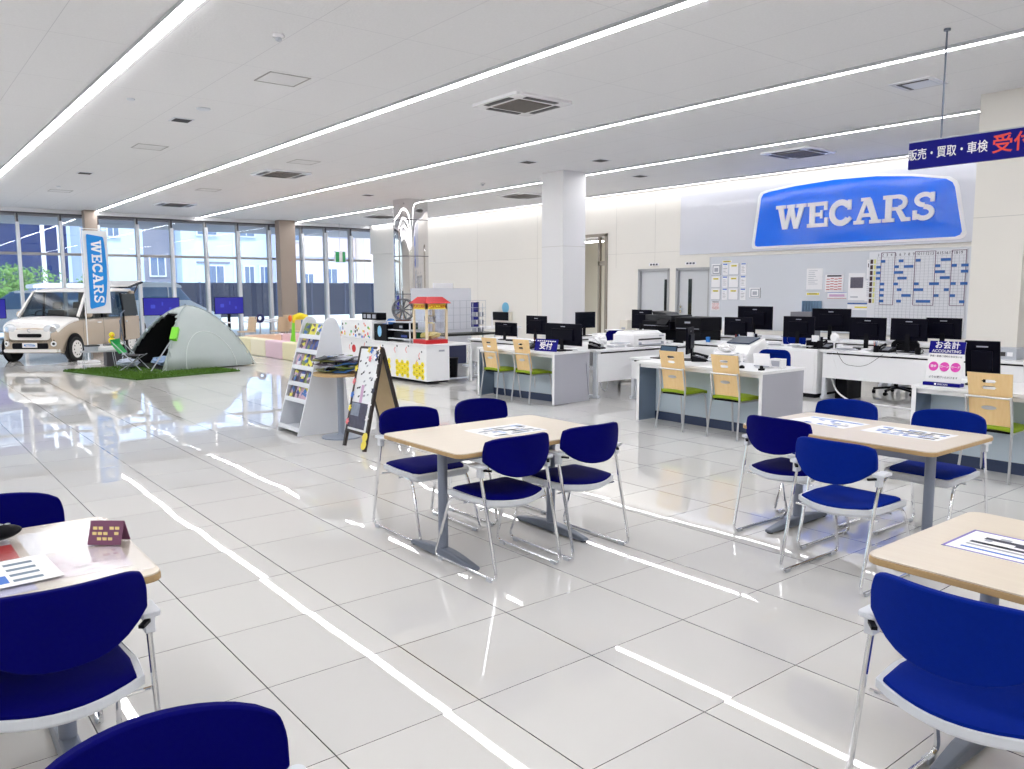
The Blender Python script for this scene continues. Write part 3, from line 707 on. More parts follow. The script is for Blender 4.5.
m.build('lettering',t)

# ================================================================ RECEPTION COUNTERS
def counter(name,label,x0,x1,y0,y1,rz=0):
    t=thing(name,label,'counter',((x0+x1)/2,(y0+y1)/2,0),rz); hx=(x1-x0)/2; hy=(y1-y0)/2
    MB(WHITEP).box(-hx-.01,hx+.01,-hy-.01,hy+.01,DT-.03,DT).build('countertop',t,bevel=.003)
    B(-hx,hx,-hy,-hy+.03,0.01,DT-.03,PCOUNT).build('side_panel',t); B(-hx,hx,hy-.03,hy,0.01,DT-.03,PSLATE).build('side_panel',t)
    B(-hx-.004,-hx,-hy-.004,-hy+.034,0.01,DT-.03,WHITEP).build('edge_trim',t); B(-hx-.004,-hx,hy-.034,hy+.004,0.01,DT-.03,WHITEP).build('edge_trim',t)
    B(-hx+.30,-hx+.33,-hy+.03,hy-.03,.10,DT-.03,PBACK).build('front_panel',t)
    B(-hx+.29,-hx+.31,-hy+.03,hy-.03,0,.10,KICK).build('kickboard',t)
    B(-hx+.02,-hx+.05,-hy+.03,hy-.03,DT-.07,DT-.03,WHITEP).build('front_rail',t)
    B(hx-.02,hx,-hy+.03,hy-.03,.1,.3,WHITEP).build('rear_rail',t)
    return t
counter('reception_counter','white and grey reception counter by the column with the small blue reception sign',7.44-.36,7.44+.36,8.90-.78,8.90+.78,.09)
counter('reception_counter','middle white and grey reception counter with two wood and green chairs',7.10,7.86,4.82,6.54)
counter('reception_counter','white and grey counter at the right edge under the accounting sign',7.17,8.0,1.35,3.33)

def make_stool_chair(label):
    t=thing('plywood_chair',label,'chair')
    def plate(z0,z1,w0,w1,y0,y1,holes,name):
        mb=MB(PLYW); n=16; rows=12; P=[]
        th=.012
        def pt(u,v):
            w=(w0+(w1-w0)*v)/2; x=u*w; return (x, y0+(y1-y0)*v+.03*u*u*0+.0-.02*(1-u*u)+.02, z0+(z1-z0)*v)
        # panel with oval openings: keep cells outside the ovals
        NX,NZ=36,max(10,int((z1-z0)/.0085)); cells=set()
        def inside(i,j):
            u=-1+2*(i+.5)/NX; z=z0+(z1-z0)*(j+.5)/NZ; x=u*(w0+w1)/4
            return any((x/a)**2+((z-c)/b)**2<1 for c,a,b in holes)
        vs=[]; idx={}
        def vid(i,j,s):
            k=(i,j,s)
            if k not in idx: idx[k]=len(vs); p=pt(-1+2*i/NX,j/NZ); vs.append((p[0],p[1]+(th if s else 0),p[2]))
            return idx[k]
        fs=[]; keep=lambda i,j: 0<=i<NX and 0<=j<NZ and not inside(i,j)
        for i in range(NX):
            for j in range(NZ):
                if not keep(i,j): continue
                fs.append((vid(i,j,0),vid(i+1,j,0),vid(i+1,j+1,0),vid(i,j+1,0))); fs.append((vid(i,j,1),vid(i,j+1,1),vid(i+1,j+1,1),vid(i+1,j,1)))
                for di,dj,e in ((1,0,((i+1,j),(i+1,j+1))),(-1,0,((i,j+1),(i,j))),(0,1,((i+1,j+1),(i,j+1))),(0,-1,((i,j),(i+1,j)))):
                    if not keep(i+di,j+dj): (a,b),(c,d)=e; fs.append((vid(a,b,0),vid(a,b,1),vid(c,d,1),vid(c,d,0)))
        mb.add(vs,fs); return mb.build(name,t)
    plate(.69,.885,.325,.34,-.205,-.245,[(.82,.055,.016),(.765,.055,.016)],'upper_back_panel')
    plate(.45,.685,.315,.325,-.165,-.205,[(.60,.05,.013)],'lower_back_panel')
    MB(ALU).lathe([(.052,-.003),(.052,.0),(.045,.0)],24,(0,0,0),'y').M
    m=MB(ALU); m.M=Matrix.Translation((0,-.193,.60))@Matrix.Diagonal((1,1,.28,1)); m.lathe([(.056,-.004),(.056,.016)],24,ax='y'); m.build('handle_inlay',t)
    m=MB(OLIVE); 
    def z(x,y): return .445-.02*max(0,(y-.10)/.12)**2
    P=[[(x*.19*(1-.08*(y>.5)),-.17+.38*y,z(0,-.17+.38*y)+.012*(1-x*x)) for y in [j/8 for j in range(9)]] for x in [-1+i/4 for i in range(9)]]
    m.grid(P,thick=(0,0,-.035)); m.build('seat_cushion',t,bevel=.006)
    B(-.165,.165,-.15,.18,.395,.413,BLACK).build('seat_base',t)
    for s in (-1,1):
        MB(ALU).tube(roundpath([(s*.168,-.218,.70),(s*.175,-.175,.46),(s*.195,-.23,0.006)],.08),.0105,10).build('rear_leg',t)
        MB(ALU).tube(roundpath([(s*.175,-.17,.40),(s*.172,.17,.40),(s*.185,.22,0.006)],.04),.0105,10).build('front_leg',t)
    MB(ALU).tube([(-.17,-.222,.688),(.17,-.222,.688)],.009).build('back_rail',t)
    return t
sc=[(7.10,9.20,'plywood-backed chair with green seat at the far left reception counter, left one'),(7.20,8.60,'plywood-backed chair with green seat at the left reception counter, right one beside its reception sign'),
 (7.12,5.86,'plywood-backed chair with green seat at the middle reception counter, left one'),(7.12,5.15,'plywood-backed chair with green seat at the middle reception counter, right one'),
 (7.25,2.66,'plywood-backed chair with green seat at the right edge next to the accounting sign')]
c0=make_stool_chair(sc[0][2]); c0.location=(sc[0][0],sc[0][1],0); c0.rotation_euler=(0,0,-PI/2); c0['group']='plywood chairs at the reception counters'
for x,y,l in sc[1:]: dup(c0,(x,y,0),-PI/2,l)
# ================================================================ OFFICE DESKS AND EQUIPMENT
def desk(label,cx,cy,L,D,rz,panel=(.26,.66),name='office_desk',h=.70,group=None):
    t=thing(name,label,'desk',(cx,cy,0),rz,group)     # length along local x, outer side at -y
    MB(WHITEP).box(-L/2,L/2,-D/2,D/2,h-.03,h).build('desktop',t,bevel=.003)
    m=MB(WHITEP).box(-L/2+.04,L/2-.04,-D/2+.01,-D/2+.03,panel[0],h-.05); m.build('modesty_panel',t)
    B(-L/2+.1,L/2-.1,-D/2+.004,-D/2+.012,h-.052,h-.034,BLACK).build('cable_slot',t)
    for s in (-1,1):
        B(s*(L/2-.05)-.025,s*(L/2-.05)+.025,-D/2+.03,-D/2+.09,.04,h-.03,LGREY).use(LGREY).box(s*(L/2-.05)-.025,s*(L/2-.05)+.025,-D/2+.0,D/2-.03,.005,.045).box(s*(L/2-.05)-.025,s*(L/2-.05)+.025,D/2-.1,D/2-.05,.04,h-.03).build('leg_frame',t)
    return t
desk('white desk beside the left reception counter carrying a white printer',9.15,8.58,2.15,.70,0,(.24,.66))
desk('white desk behind the printer desk',9.6,9.35,2.1,.70,PI,(.3,.66))
desk('white desk in the third row back near the white column with a black monitor',10.4,11.0,1.2,.70,0,(.3,.66))
desk('white desk next to the black copier near the grey doors',11.55,10.9,1.3,.70,-PI/2)
desk('long white desk nearest the accounting sign, office chair base showing beneath',10.9,5.35,1.75,.70,-PI/2,(.31,.66))
desk('long white desk running off behind the accounting sign at the right edge',10.9,3.55,1.75,.70,-PI/2,(.31,.66))
desk('white desk behind the white fax machine stand',10.9,8.0,1.4,.70,-PI/2)
desk('white desk close to the board, left one of the far row',12.9,8.9,1.7,.70,-PI/2)
desk('white desk close to the board, middle one of the far row',12.9,7.15,1.7,.70,-PI/2)
desk('white desk close to the board, right one of the far row under the schedule grid',12.9,5.4,1.7,.70,-PI/2)
desk('low white side desk behind the left reception counter with two black monitors',8.75,10.95,1.7,.8,-PI/2,(.3,.66))
# white full-height cabinet in the desk row
t=thing('low_cabinet','white cabinet left of the long desk with papers in a pocket on its front','cabinet',(10.9,6.77,0))
B(-.35,.35,-.50,.50,.06,.70,WHITEP).build('body',t,bevel=.004); B(-.33,.33,-.48,.48,0,.06,BLACK).build('plinth',t)
B(-.362,-.35,-.47,-.01,.1,.66,WHITEG).build('door',t); B(-.362,-.35,.01,.47,.1,.66,WHITEG).build('door',t)
m=MB(LGREY).box(-.40,-.362,.12,.36,.38,.50).use(INKG).box(-.405,-.40,.13,.35,.40,.42).use(INK).box(-.404,-.4,.14,.34,.46,.49).use(INKG).box(-.404,-.40,.14,.34,.43,.45); m.build('paper_pocket',t)
B(-.366,-.362,.40,.46,.52,.60,mat('print_blue_pale',(.4,.5,.8))).build('sticker',t)

def monitor(label,x,y,z,w=.53,h=.32,zb=.13,rz=-PI/2,group='black computer monitors in the office',logo=True,tilt=0):
    t=thing('computer_monitor',label,'monitor',(x,y,z),rz,group)
    m=MB(SCRN); m.M=Matrix.Translation((0,0,zb))@Matrix.Rotation(tilt,4,'X')
    m.box(-w/2,w/2,-.012,.012,0,h).box(-w*.3,w*.3,-.035,-.012,h*.2,h*.75); m.build('screen_housing',t,bevel=.004)
    m=MB(mat('screen_glass',(.01,.012,.02),.08)); m.M=Matrix.Translation((0,0,zb))@Matrix.Rotation(tilt,4,'X'); m.box(-w/2+.012,w/2-.012,.012,.0135,.015,h-.012); m.build('screen',t)
    if logo:
        m=MB(INKG); m.M=Matrix.Translation((0,0,zb))@Matrix.Rotation(tilt,4,'X'); m.box(-.045,.045,-.0135,-.012,h*.84,h*.875); m.build('maker_mark',t)
    MB(BLACK).bar((0,-.03,.01),(0,-.025,zb+h*.3),.06,.02,(0,1,0)).build('neck',t)
    MB(BLACK).prism(rrect(-.12,.12,-.1,.08,.03),.012,(0,0,0)).build('stand_base',t,bevel=.002)
    return t
monitor('black monitor standing on the left reception counter behind its blue reception sign',7.56,8.36,DT,.74,.30,.075)
monitor('low black monitor turned away, far left of the office, nearest the black wall box',8.62,11.02,.70,.60,.23,.07)
monitor('black monitor in front of the white column, right of the low one',8.75,10.35,.70,.52,.31,.12)
monitor('black monitor at the third desk, seen right of the white column foot',10.45,10.95,.70,.50,.30,.15,PI)
monitor('black monitor next to the wall opening side of the copier, beige papers beside it',11.5,10.5,.70,.50,.36,.12)
monitor('black monitor left of the white fax machine, front one of a pair',11.0,7.95,.70,.53,.30,.11)
monitor('large black monitor behind the front one, below the tray papers',12.7,8.82,.70,.74,.42,.13)
monitor('black monitor in the middle of the desk row, with a larger one right behind it',11.0,6.86,.70,.52,.32,.13)
monitor('large black monitor right behind another, below the red-lined sheet',12.7,7.32,.70,.70,.38,.15)
monitor('black monitor on the long desk left of the schedule grid centre',11.0,5.78,.70,.53,.32,.14)
monitor('black monitor directly below the schedule grid',11.0,5.20,.70,.50,.30,.16)
monitor('black monitor overlapping at the right end of the monitor row',11.25,4.86,.70,.46,.28,.19)
t=monitor('tall dark slim display seen nearly edge-on at the middle reception counter',7.66,6.22,DT,.40,.31,.08,.50,None)
t=monitor('black tilted terminal screen behind the accounting sign on the right counter',7.6,2.93,DT,.27,.33,.07,-PI/2+.15,None,True,.25)
tag(MB(mat('box_grey',S(120,120,128),.5)).box(-.16,.16,-.2,.2,0,.46).use(INKG).box(-.162,-.16,-.05,.05,.34,.37).build('speaker_box',loc=(12.95,7.95,.70)),'grey box standing left behind the pair of monitors under the file stand','box',None)

def office_chair(label,x,y,rz,fab,back_z=.62,group='blue office chairs at the desks',bh=.3):
    t=thing('office_chair',label,'office chair',(x,y,0),rz,group)
    m=MB(BLACK)
    for k in range(5):
        a=2*PI*k/5+.3; c=(.30*math.cos(a),.30*math.sin(a))
        m=MB(BLACK).bar((0,0,.11),(c[0],c[1],.075),.035,.03); m.build('base_arm',t)
        w=MB(BLACK); w.M=Matrix.Translation((c[0],c[1],.028))@Matrix.Rotation(a,4,'Z'); w.lathe([(.028,-.022),(.028,.022)],12,ax='x').box(-.01,.01,-.01,.01,.02,.06); w.build('caster',t)
    MB(BLACK).lathe([(.03,.08),(.03,.2),(.018,.2),(.018,.38)],12).build('gas_column',t)
    MB(fab).prism(rrect(-.23,.23,-.22,.22,.08),.06,(0,0,.38)).build('seat_cushion',t,bevel=.015)
    m=MB(fab); P=[]
    out=rrect(-.21,.21,0,bh,.09); inn=rrect(-.15,.15,.06,bh-.05,.05) 
    n=len(out)
    vs=[(p[0],-.24-.03*(1-(p[0]/.21)**2),back_z-.1+p[1]) for p in out]+[(p[0],-.24-.03*(1-(p[0]/.21)**2),back_z-.1+p[1]) for p in inn]
    vs+=[(v[0],v[1]+.03,v[2]) for v in vs]
    fs=[(k,(k+1)%n,n+(k+1)%n,n+k) for k in range(n)]+[(2*n+k,3*n+k,3*n+(k+1)%n,2*n+(k+1)%n) for k in range(n)]+[(k,2*n+k,2*n+(k+1)%n,(k+1)%n) for k in range(n)]+[(n+k,n+(k+1)%n,3*n+(k+1)%n,3*n+k) for k in range(n)]
    m.add(vs,fs); m.add([vs[n+k] for k in range(n)],[tuple(range(n))]); m.build('backrest',t,bevel=.004)
    MB(BLACK).bar((0,-.1,.37),(0,-.26,.42),.05,.02).bar((0,-.27,.40),(0,-.285,back_z+.05),.05,.02,(0,1,0)).build('back_spine',t)
    return t
office_chair('blue-backed office chair behind the middle reception counter',8.72,5.86,PI/2+.2,NAVYF2,.60)
office_chair('black office chair whose star base shows beneath the long white desk',11.85,5.75,PI/2,BLACK,.60,None)
office_chair('blue office chair behind the monitors under the tray papers',12.0,7.7,PI/2,NAVYF2,.68)
office_chair('blue office chair peeking out beside the black copier',12.1,9.35,PI/2+.9,NAVYF,.72)
office_chair('blue office chair partly hidden behind the printer desk',10.55,10.15,2.6,NAVYF,.62)

# printers and copiers
def printer(label,x,y,z,rz,w,d,h,m,name='printer',slot=True):
    t=thing(name,label,'printer',(x,y,z),rz)
    MB(m).box(-w/2,w/2,-d/2,d/2,0,h*.8).build('body',t,bevel=.012)
    MB(m).add([(-w/2+.02,-d/2+.05,h*.8),(w/2-.02,-d/2+.05,h*.8),(w/2-.02,d/2-.02,h*.8),(-w/2+.02,d/2-.02,h*.8),(-w/2+.05,-d/2+.12,h),(w/2-.05,-d/2+.12,h),(w/2-.05,d/2-.05,h),(-w/2+.05,d/2-.05,h)],[(0,3,2,1),(4,5,6,7),(0,1,5,4),(1,2,6,5),(2,3,7,6),(3,0,4,7)]).build('lid',t,bevel=.006)
    B(-w*.36,w*.36,-d/2-.004,-d/2+.01,h*.42,h*.52,DARK).build('paper_slot',t)
    MB(INKG).box(-w*.36,w*.36,-d/2-.05,-d/2,h*.12,h*.16).box(-w*.36,-w*.34,-d/2-.05,-d/2,h*.12,h*.3).box(w*.34,w*.36,-d/2-.05,-d/2,h*.12,h*.3).build('output_tray',t)
    B(w*.28,w*.42,-d/2-.006,-d/2,h*.62,h*.72,INKG).build('control_panel',t)
    return t
printer('white wide printer on the desk beside the left reception counter',9.32,8.55,.70,0,.72,.44,.23,WHITEG)
t=thing('low_cabinet','white drawer stand carrying the white fax machine behind the middle counter','cabinet',(9.25,6.66,0))
B(-.28,.28,-.30,.30,.02,.56,WHITEP).build('body',t,bevel=.004)
for k in range(3): B(-.292,-.28,-.28,.28,.06+k*.165,.2+k*.165,WHITEG).build('drawer',t)
for k in range(3): B(-.30,-.292,-.1,.1,.17+k*.165,.18+k*.165,INKG).build('drawer_handle',t)
t=thing('fax_machine','white fax machine with dark open top tray behind the middle counter','fax machine',(9.22,6.62,.56),-PI/2)
m=MB(WHITEG).box(-.28,.28,-.24,.24,0,.14).add([(-.28,-.24,.14),(.28,-.24,.14),(.28,.24,.14),(-.28,.24,.14),(-.24,-.10,.25),(.24,-.10,.25),(.24,.22,.34),(-.24,.22,.34)],[(0,3,2,1),(4,5,6,7),(0,1,5,4),(1,2,6,5),(2,3,7,6),(3,0,4,7)])
m.build('body',t,bevel=.008)
MB(mat('fax_dark',S(30,52,78),.3)).bar((0,-.06,.275),(0,.19,.345),.36,.02).build('document_tray',t)
B(-.24,.24,-.29,-.24,.02,.03,WHITEG).use(INKG).box(-.24,.24,-.245,-.24,.05,.06).box(-.24,.24,-.245,-.24,.09,.1).build('paper_tray',t)
# big black copier
t=thing('copier','large black office copier beside the grey doors','copier',(11.4,9.76,0),-PI/2); t.scale=(.95,1,1.06)
MB(BLACK).box(-.32,.32,-.32,.32,.04,.62).build('cabinet_body',t,bevel=.01)
for k in range(3): B(-.30,.30,-.335,-.32,.08+k*.17,.23+k*.17,mat('copier_dark',(.02,.022,.026),.3)).build('paper_drawer',t)
MB(BLACK).box(-.32,.32,-.10,.32,.62,.80).box(-.32,-.22,-.32,.32,.62,.80).build('output_bay',t)
MB(BLACK).box(-.34,.34,-.34,.32,.80,.94).build('scanner_unit',t,bevel=.01)
MB(mat('copier_dark',(.02,.022,.026),.3)).box(-.34,.30,-.26,.32,.945,1.04).add([(-.30,-.1,1.04),(.05,-.1,1.04),(.05,.25,1.04),(-.30,.25,1.04),(-.33,-.1,1.10),(.0,-.1,1.08),(.0,.25,1.08),(-.33,.25,1.10)],[(0,3,2,1),(4,5,6,7),(0,1,5,4),(1,2,6,5),(2,3,7,6),(3,0,4,7)]).build('document_feeder',t,bevel=.006)
MB(BLACK).bar((.18,-.40,.88),(.18,-.30,.96),.26,.03,(0,0,1)).build('control_panel',t)
B(-.30,.30,-.345,-.34,.86,.87,INKG).build('trim_line',t)
MB(BLACK).box(-.40,-.34,-.22,.25,.45,.60).bar((-.36,-.2,.60),(-.36,.2,.74),.06,.02).build('side_tray',t)
t=thing('copier','second black printer unit right of the large copier near the doors','copier',(11.35,9.03,0),-PI/2); t.scale=(1,1,1.05)
MB(BLACK).box(-.27,.27,-.28,.28,.03,.80).build('cabinet_body',t,bevel=.01); MB(BLACK).box(-.29,.29,-.30,.28,.80,1.03).build('scanner_unit',t,bevel=.02); B(-.25,.25,-.305,-.30,.84,.85,INKG).build('trim_line',t)
MB(INKG).box(-.06,.06,-.304,-.3,.93,.96).build('maker_mark',t)

# clutter on the desks
def phone(label,x,y,z,rz,m=BLACK):
    t=thing('desk_telephone',label,'telephone',(x,y,z),rz,'desk telephones')
    MB(m).add([(-.09,-.1,0),(.09,-.1,0),(.09,.1,0),(-.09,.1,0),(-.09,-.1,.02),(.09,-.1,.02),(.09,.1,.07),(-.09,.1,.07)],[(0,3,2,1),(4,5,6,7),(0,1,5,4),(1,2,6,5),(2,3,7,6),(3,0,4,7)]).build('base',t,bevel=.004)
    MB(m).tube([(-.065,-.09,.055),(-.065,-.04,.075),(-.065,.04,.095),(-.065,.09,.095)],.016,8,rs=[.022,.014,.014,.022]).build('handset',t)
    m2=MB(INKG)
    for i in range(3):
        for j in range(4): m2.box(-.02+i*.03,.0+i*.03,-.08+j*.03,-.062+j*.03,.03+j*.0075,.042+j*.0075)
    m2.build('keypad',t); return t
phone('black telephone on the left reception counter near the monitor foot',7.42,8.98,DT,-1.2)
phone('black telephone lying among papers on the middle reception counter, left of the fax',7.62,6.02,DT,.6)
phone('dark telephone at the cabinet end of the desk row beside the pair of monitors',10.85,6.30,.70,-PI/2)
phone('black telephone at the printer desk corner next to the left counter',8.3,8.45,.70,.3)
phone('black telephone in front of the big monitor under the tray papers',10.78,7.45,.70,-PI/2)
phone('dark telephone under the right monitor of the row',10.85,5.42,.70,-PI/2)
def keyboard(label,x,y,z,rz,m=BLACK):
    mb=MB(m).box(-.2,.2,-.06,.06,0,.018).use(DARK if m is BLACK else INKG)
    for i in range(12):
        for j in range(4): mb.box(-.19+i*.032,-.165+i*.032,-.05+j*.026,-.03+j*.026,.018,.022)
    o=mb.build('keyboard',loc=(x,y,z)); o.rotation_euler=(0,0,rz); tag(o,label,'keyboard','computer keyboards'); return o
keyboard('black keyboard beside the left counter monitor',7.42,8.42,DT,-PI/2)
keyboard('black keyboard on the side desk at the far left of the office',8.5,10.6,.70,-PI/2)
keyboard('black keyboard behind the monitor left of the schedule grid',11.1,5.85,.70,-PI/2)
def papers(label,x,y,z,seed,n=7,s=.3,name='paper_stack',group='loose paper piles on the desks'):
    r=random.Random(seed); mb=MB(PAPER)
    for k in range(n):
        mb.M=Matrix.Rotation(r.uniform(-.9,.9),4,'Z'); h=.008+.006*r.random(); dx=r.uniform(-.04,.04)
        mb.use((PAPER,PAPER,INKG,PAPER)[k%4]); z0=sum([.010]*k); mb.box(dx-s/2,dx+s/2,-s*.35,s*.35,z0,z0+.0095)
    return tag(mb.build(name,loc=(x,y,z)),label,'papers',group)
papers('pile of white papers spread on the middle reception counter near the slim display',7.66,5.70,DT,3,12,.34)
papers('white papers on the far side of the fax machine',10.8,7.15,.70,4,6,.26)
papers('white papers under the middle pair of monitors',10.78,6.55,.70,5,4,.26)
papers('papers lying under the monitor at the desk row beside the white fan',10.75,5.95,.70,6,5,.24)
papers('papers on the printer desk left of the white printer',8.75,8.45,.70,7,7,.26)
papers('papers and folders on the right counter beyond the wooden chair back',7.42,2.18,DT,8,14,.34)
papers('white papers at the right end of the long desk',10.85,4.3,.70,9,6,.28)
papers('papers on the right desk running off the picture',10.85,3.4,.70,10,8,.28)
papers('papers on the far desk under the notice board',12.75,8.1,.70,11,6,.3)
papers('papers on the copier side desk',11.5,11.2,.70,12,8,.28)
def crumple(name,label,cat,x,y,z,r,m,seed,sc=(1,1,1)):
    bm=bmesh.new(); bmesh.ops.create_icosphere(bm,subdivisions=3,radius=r); rr=random.Random(seed)
    for v in bm.verts: v.co*= .8+.4*rr.random(); v.co.x*=sc[0]; v.co.y*=sc[1]; v.co.z*=sc[2]
    zmin=min(v.co.z for v in bm.verts)
    for v in bm.verts: v.co.z-=zmin
    me=bpy.data.meshes.new(name); bm.to_mesh(me); bm.free(); me.materials.append(m); o=bpy.data.objects.new(name,me); COL.objects.link(o); o.location=(x,y,z); return tag(o,label,cat)
crumple('plastic_bag','crumpled white plastic bag on the middle reception counter behind the chairs','bag',7.70,5.72,DT+.12,.07,WHITEG,3,(1.1,1.5,.7))
crumple('plastic_bag','crumpled clear white bag on the printer desk left of the printer','bag',8.66,8.75,.70,.10,WHITEG,4,(1.3,.9,.9))
crumple('plastic_bag','white bag lying on the right counter beside the dark tray','bag',7.72,1.78,DT,.12,WHITEG,5,(1.2,1.5,.7))
t=thing('leaflet_stand','white leaflet stand on the right half of the middle reception counter','stand',(7.42,5.06,DT),-PI/2)
MB(PAPER).bar((0,.03,0.003),(0,-.0,.16),.20,.004,(0,1,0)).build('front_sheet',t); MB(PAPER).bar((0,.10,.003),(0,0,.155),.16,.004,(0,1,0)).build('back_support',t)
B(-.09,.09,.0,.02,.02,.03,INKG).build('lip',t)
t=thing('pen_holder','black pen stand with a white pen standing upright on the middle counter','pen stand',(7.28,5.20,DT))
MB(BLACK).lathe([(.03,0),(.028,.02),(.008,.035),(1e-5,.035)],14).build('base',t); MB(PAPER).tube([(0,0,.03),(.0,.0,.16)],.009).build('pen',t)
t=thing('card_box','small white card box with grey front on the middle counter by the corner','box',(7.6,4.97,DT))
MB(WHITEG).box(-.05,.05,-.07,.07,0,.10).build('body',t,bevel=.003); B(-.053,-.05,-.05,.05,.02,.08,INKG).build('label_face',t)
t=thing('tape_dispenser','small black tape dispenser on the edge of the middle counter','dispenser',(7.24,4.93,DT))
MB(BLACK).box(-.03,.03,-.02,.02,0,.02).lathe([(.02,-.01),(.02,.01)],14,(0,0,.03),'y').build('body',t)
t=thing('desk_fan','small round white fan on the desk between the monitors','fan',(10.75,6.13,.70),0)
MB(WHITEG).lathe([(.05,0),(.05,.01),(.012,.02),(.012,.12)],14).build('stand',t); MB(WHITEG).lathe([(1e-5,-.03),(.05,-.025),(.07,0),(.05,.02),(1e-5,.025)],18,(0,0,.17),'x').build('fan_head',t)
t=thing('laptop','small laptop with a glowing blue screen behind the left chair of the middle counter','laptop',(8.5,7.0,.56),PI/2)
t.scale=(.75,.75,.75); t.location=(8.66,7.50,.60)
B(-.2,.2,-.13,.13,0,.015,BLACK).build('base',t); mm=MB(BLACK); mm.M=Matrix.Translation((0,-.13,.015)); mm.bar((0,0,0),(0,-.05,.22),.4,.012,(0,1,0)); mm.build('lid',t)
mm=MB(emit('screen_blue',(.02,.14,.30),.25)); mm.M=Matrix.Translation((0,-.13,.015)); mm.bar((0,.009,.02),(0,-.037,.20),.36,.002,(0,1,0)); mm.build('screen',t); t.rotation_euler=(0,0,PI/2)
desk('small white side desk between the two reception counters carrying a laptop',8.7,7.5,.9,.5,-PI/2,(.3,.55),h=.60)
# signs on counters
t=thing('reception_sign','dark blue reception sign with white Japanese lettering on the left counter','sign',(7.24,8.40,DT),-PI/2+.1)
MB(SIGNB).bar((0,.02,.0),(0,.06,.165),.42,.008,(0,1,0)).build('board',t)
n=Vector((0,-.165,.04)).normalized(); up=Vector((0,.04,.165)).normalized()
text('受付',.105,Vector((0,.038,.065))+n*.006,(1,0,0),up,PAPER,t,.0008,.018,xs=1.15)
m=MB(PAPER)
for k in range(9): 
    c=Vector((-.16+k*.04,.053,.138))+n*.006; m.bar(c-Vector((.013,0,0)),c+Vector((.013,0,0)),.002,.014,up)
m.build('small_lettering',t)
t=thing('accounting_sign','tall white and blue accounting sign with three pink circles on the right counter','sign',(7.26,3.12,DT),-PI/2)
b0=Vector((0,.0,.03)); b1=Vector((0,.07,.385)); up=(b1-b0).normalized(); n=Vector((1,0,0)).cross(up)
at_=lambda f,x=0,e=.004: b0+(b1-b0)*f+n*e+Vector((x,0,0))
MB(WHITEG).bar(b0,b1,.30,.006,(0,1,0)).build('board',t)
MB(SIGNB).bar(at_(.70,0,.0035),at_(1,0,.0035),.30,.002,(0,1,0)).build('blue_header',t)
MB(SIGNB).box(-.155,.155,-.03,.06,0,.03).build('foot_bar',t,bevel=.003); text('■ WECARS',.022,(0,-.031,.015),(1,0,0),(0,0,1),PAPER,t,.0005)
text('お会計',.070,at_(.895,0,.006),(1,0,0),up,PAPER,t,.0005,.012); text('ACCOUNTING',.036,at_(.755,0,.006),(1,0,0),up,PAPER,t,.0005,.006)
text('車検・新規ご成約のお支払いは',.0195,at_(.63),(1,0,0),up,INK,t,.0005,.01); text('よりお選びいただけます',.022,at_(.12),(1,0,0),up,INK,t,.0005,.01)
for x,s in ((-.092,'現金'),(0,'ローン'),(.092,'カード')):
    m=MB(PINK); c=at_(.38,x,.004); U=Vector((1,0,0)); m.prism(arcpts((0,0),.041,0,2*PI,20)[:-1],.0015,c,U,up); m.build('pink_circle',t)
    text(s,.026,at_(.38,x,.0065),(1,0,0),up,PAPER,t,.0004,.012)
# things on the right counter
tag(MB(WHITEG).lathe([(.09,0),(.12,.24),(.115,.24),(.085,.01),(1e-5,.01)],20,(7.75,2.55,DT)).build('paper_bin'),'white round bin on the right counter beside the tilted screen','bin')
t=thing('document_tray','black document tray on the right counter at the picture edge','tray',(7.82,2.34,DT+.16),.2)
MB(BLACK).box(-.14,.14,-.2,.2,0,.012).box(-.14,.14,-.2,-.19,0,.07).box(-.14,.14,.19,.2,0,.07).box(.13,.14,-.2,.2,0,.07).build('tray_shell',t)
MB(BLACK).box(-.13,-.12,-.19,-.18,-.16,0).box(.12,.13,-.19,-.18,-.16,0).box(-.13,-.12,.18,.19,-.16,0).box(.12,.13,.18,.19,-.16,0).build('support_posts',t)
t=thing('disc_recorder','flat grey electronic deck on the long desk right of the monitors','recorder',(10.95,4.02,.70),-PI/2)
MB(GREYM).box(-.22,.22,-.16,.16,.0,.14).build('case',t,bevel=.004); B(-.14,.10,-.164,-.16,.04,.09,DARK).use(PAPER).box(.12,.18,-.165,-.16,.04,.09).build('front_display',t)
t=thing('low_cabinet','small white shelf unit under the recorder desk at the right','cabinet',(12.9,3.9,0)); B(-.3,.3,-.5,.5,0,.70,WHITEP).build('body',t,bevel=.004); B(-.312,-.3,-.48,.48,.06,.66,WHITEG).build('door',t)
# computer tower under desk, cables
t=thing('computer_tower','black computer tower under the long white desk','computer',(10.95,6.0,0)); MB(BLACK).box(-.2,.2,-.09,.09,0.0,.42).build('case',t,bevel=.006); B(-.204,-.2,-.07,.07,.3,.34,DARK).build('drive_bay',t)
def cable(label,pts,r,m): tag(MB(m).tube(roundpath(pts,.15,6),r,6).build('cable'),label,'cable')
cable('thick white cable drooping from the long desk to the floor',[(10.7,6.12,.30),(10.62,6.0,.12),(10.6,5.8,.012),(10.5,5.3,.012),(10.45,4.8,.012)],.012,WHITEG)
cable('thin black cable looping in front of the long desk panel',[(10.52,5.95,.69),(10.52,5.85,.52),(10.52,5.55,.50),(10.52,5.30,.69)],.003,BLACK)
cable('grey cable hanging beneath the printer desk',[(8.4,8.5,.38),(8.45,8.5,.1),(8.55,8.5,.05),(8.6,8.5,.2),(8.4,8.5,.38)],.006,GREYM)
cable('dark cable lying over the back corner of the left reception counter',[(7.6,8.35,DT+.006),(7.75,8.24,DT+.006),(7.8,8.16,DT-.1),(7.8,8.1,.1)],.004,DGREY)
t=thing('equipment_cart','small grey wheeled cart under the printer desk','cart',(9.7,8.5,0))
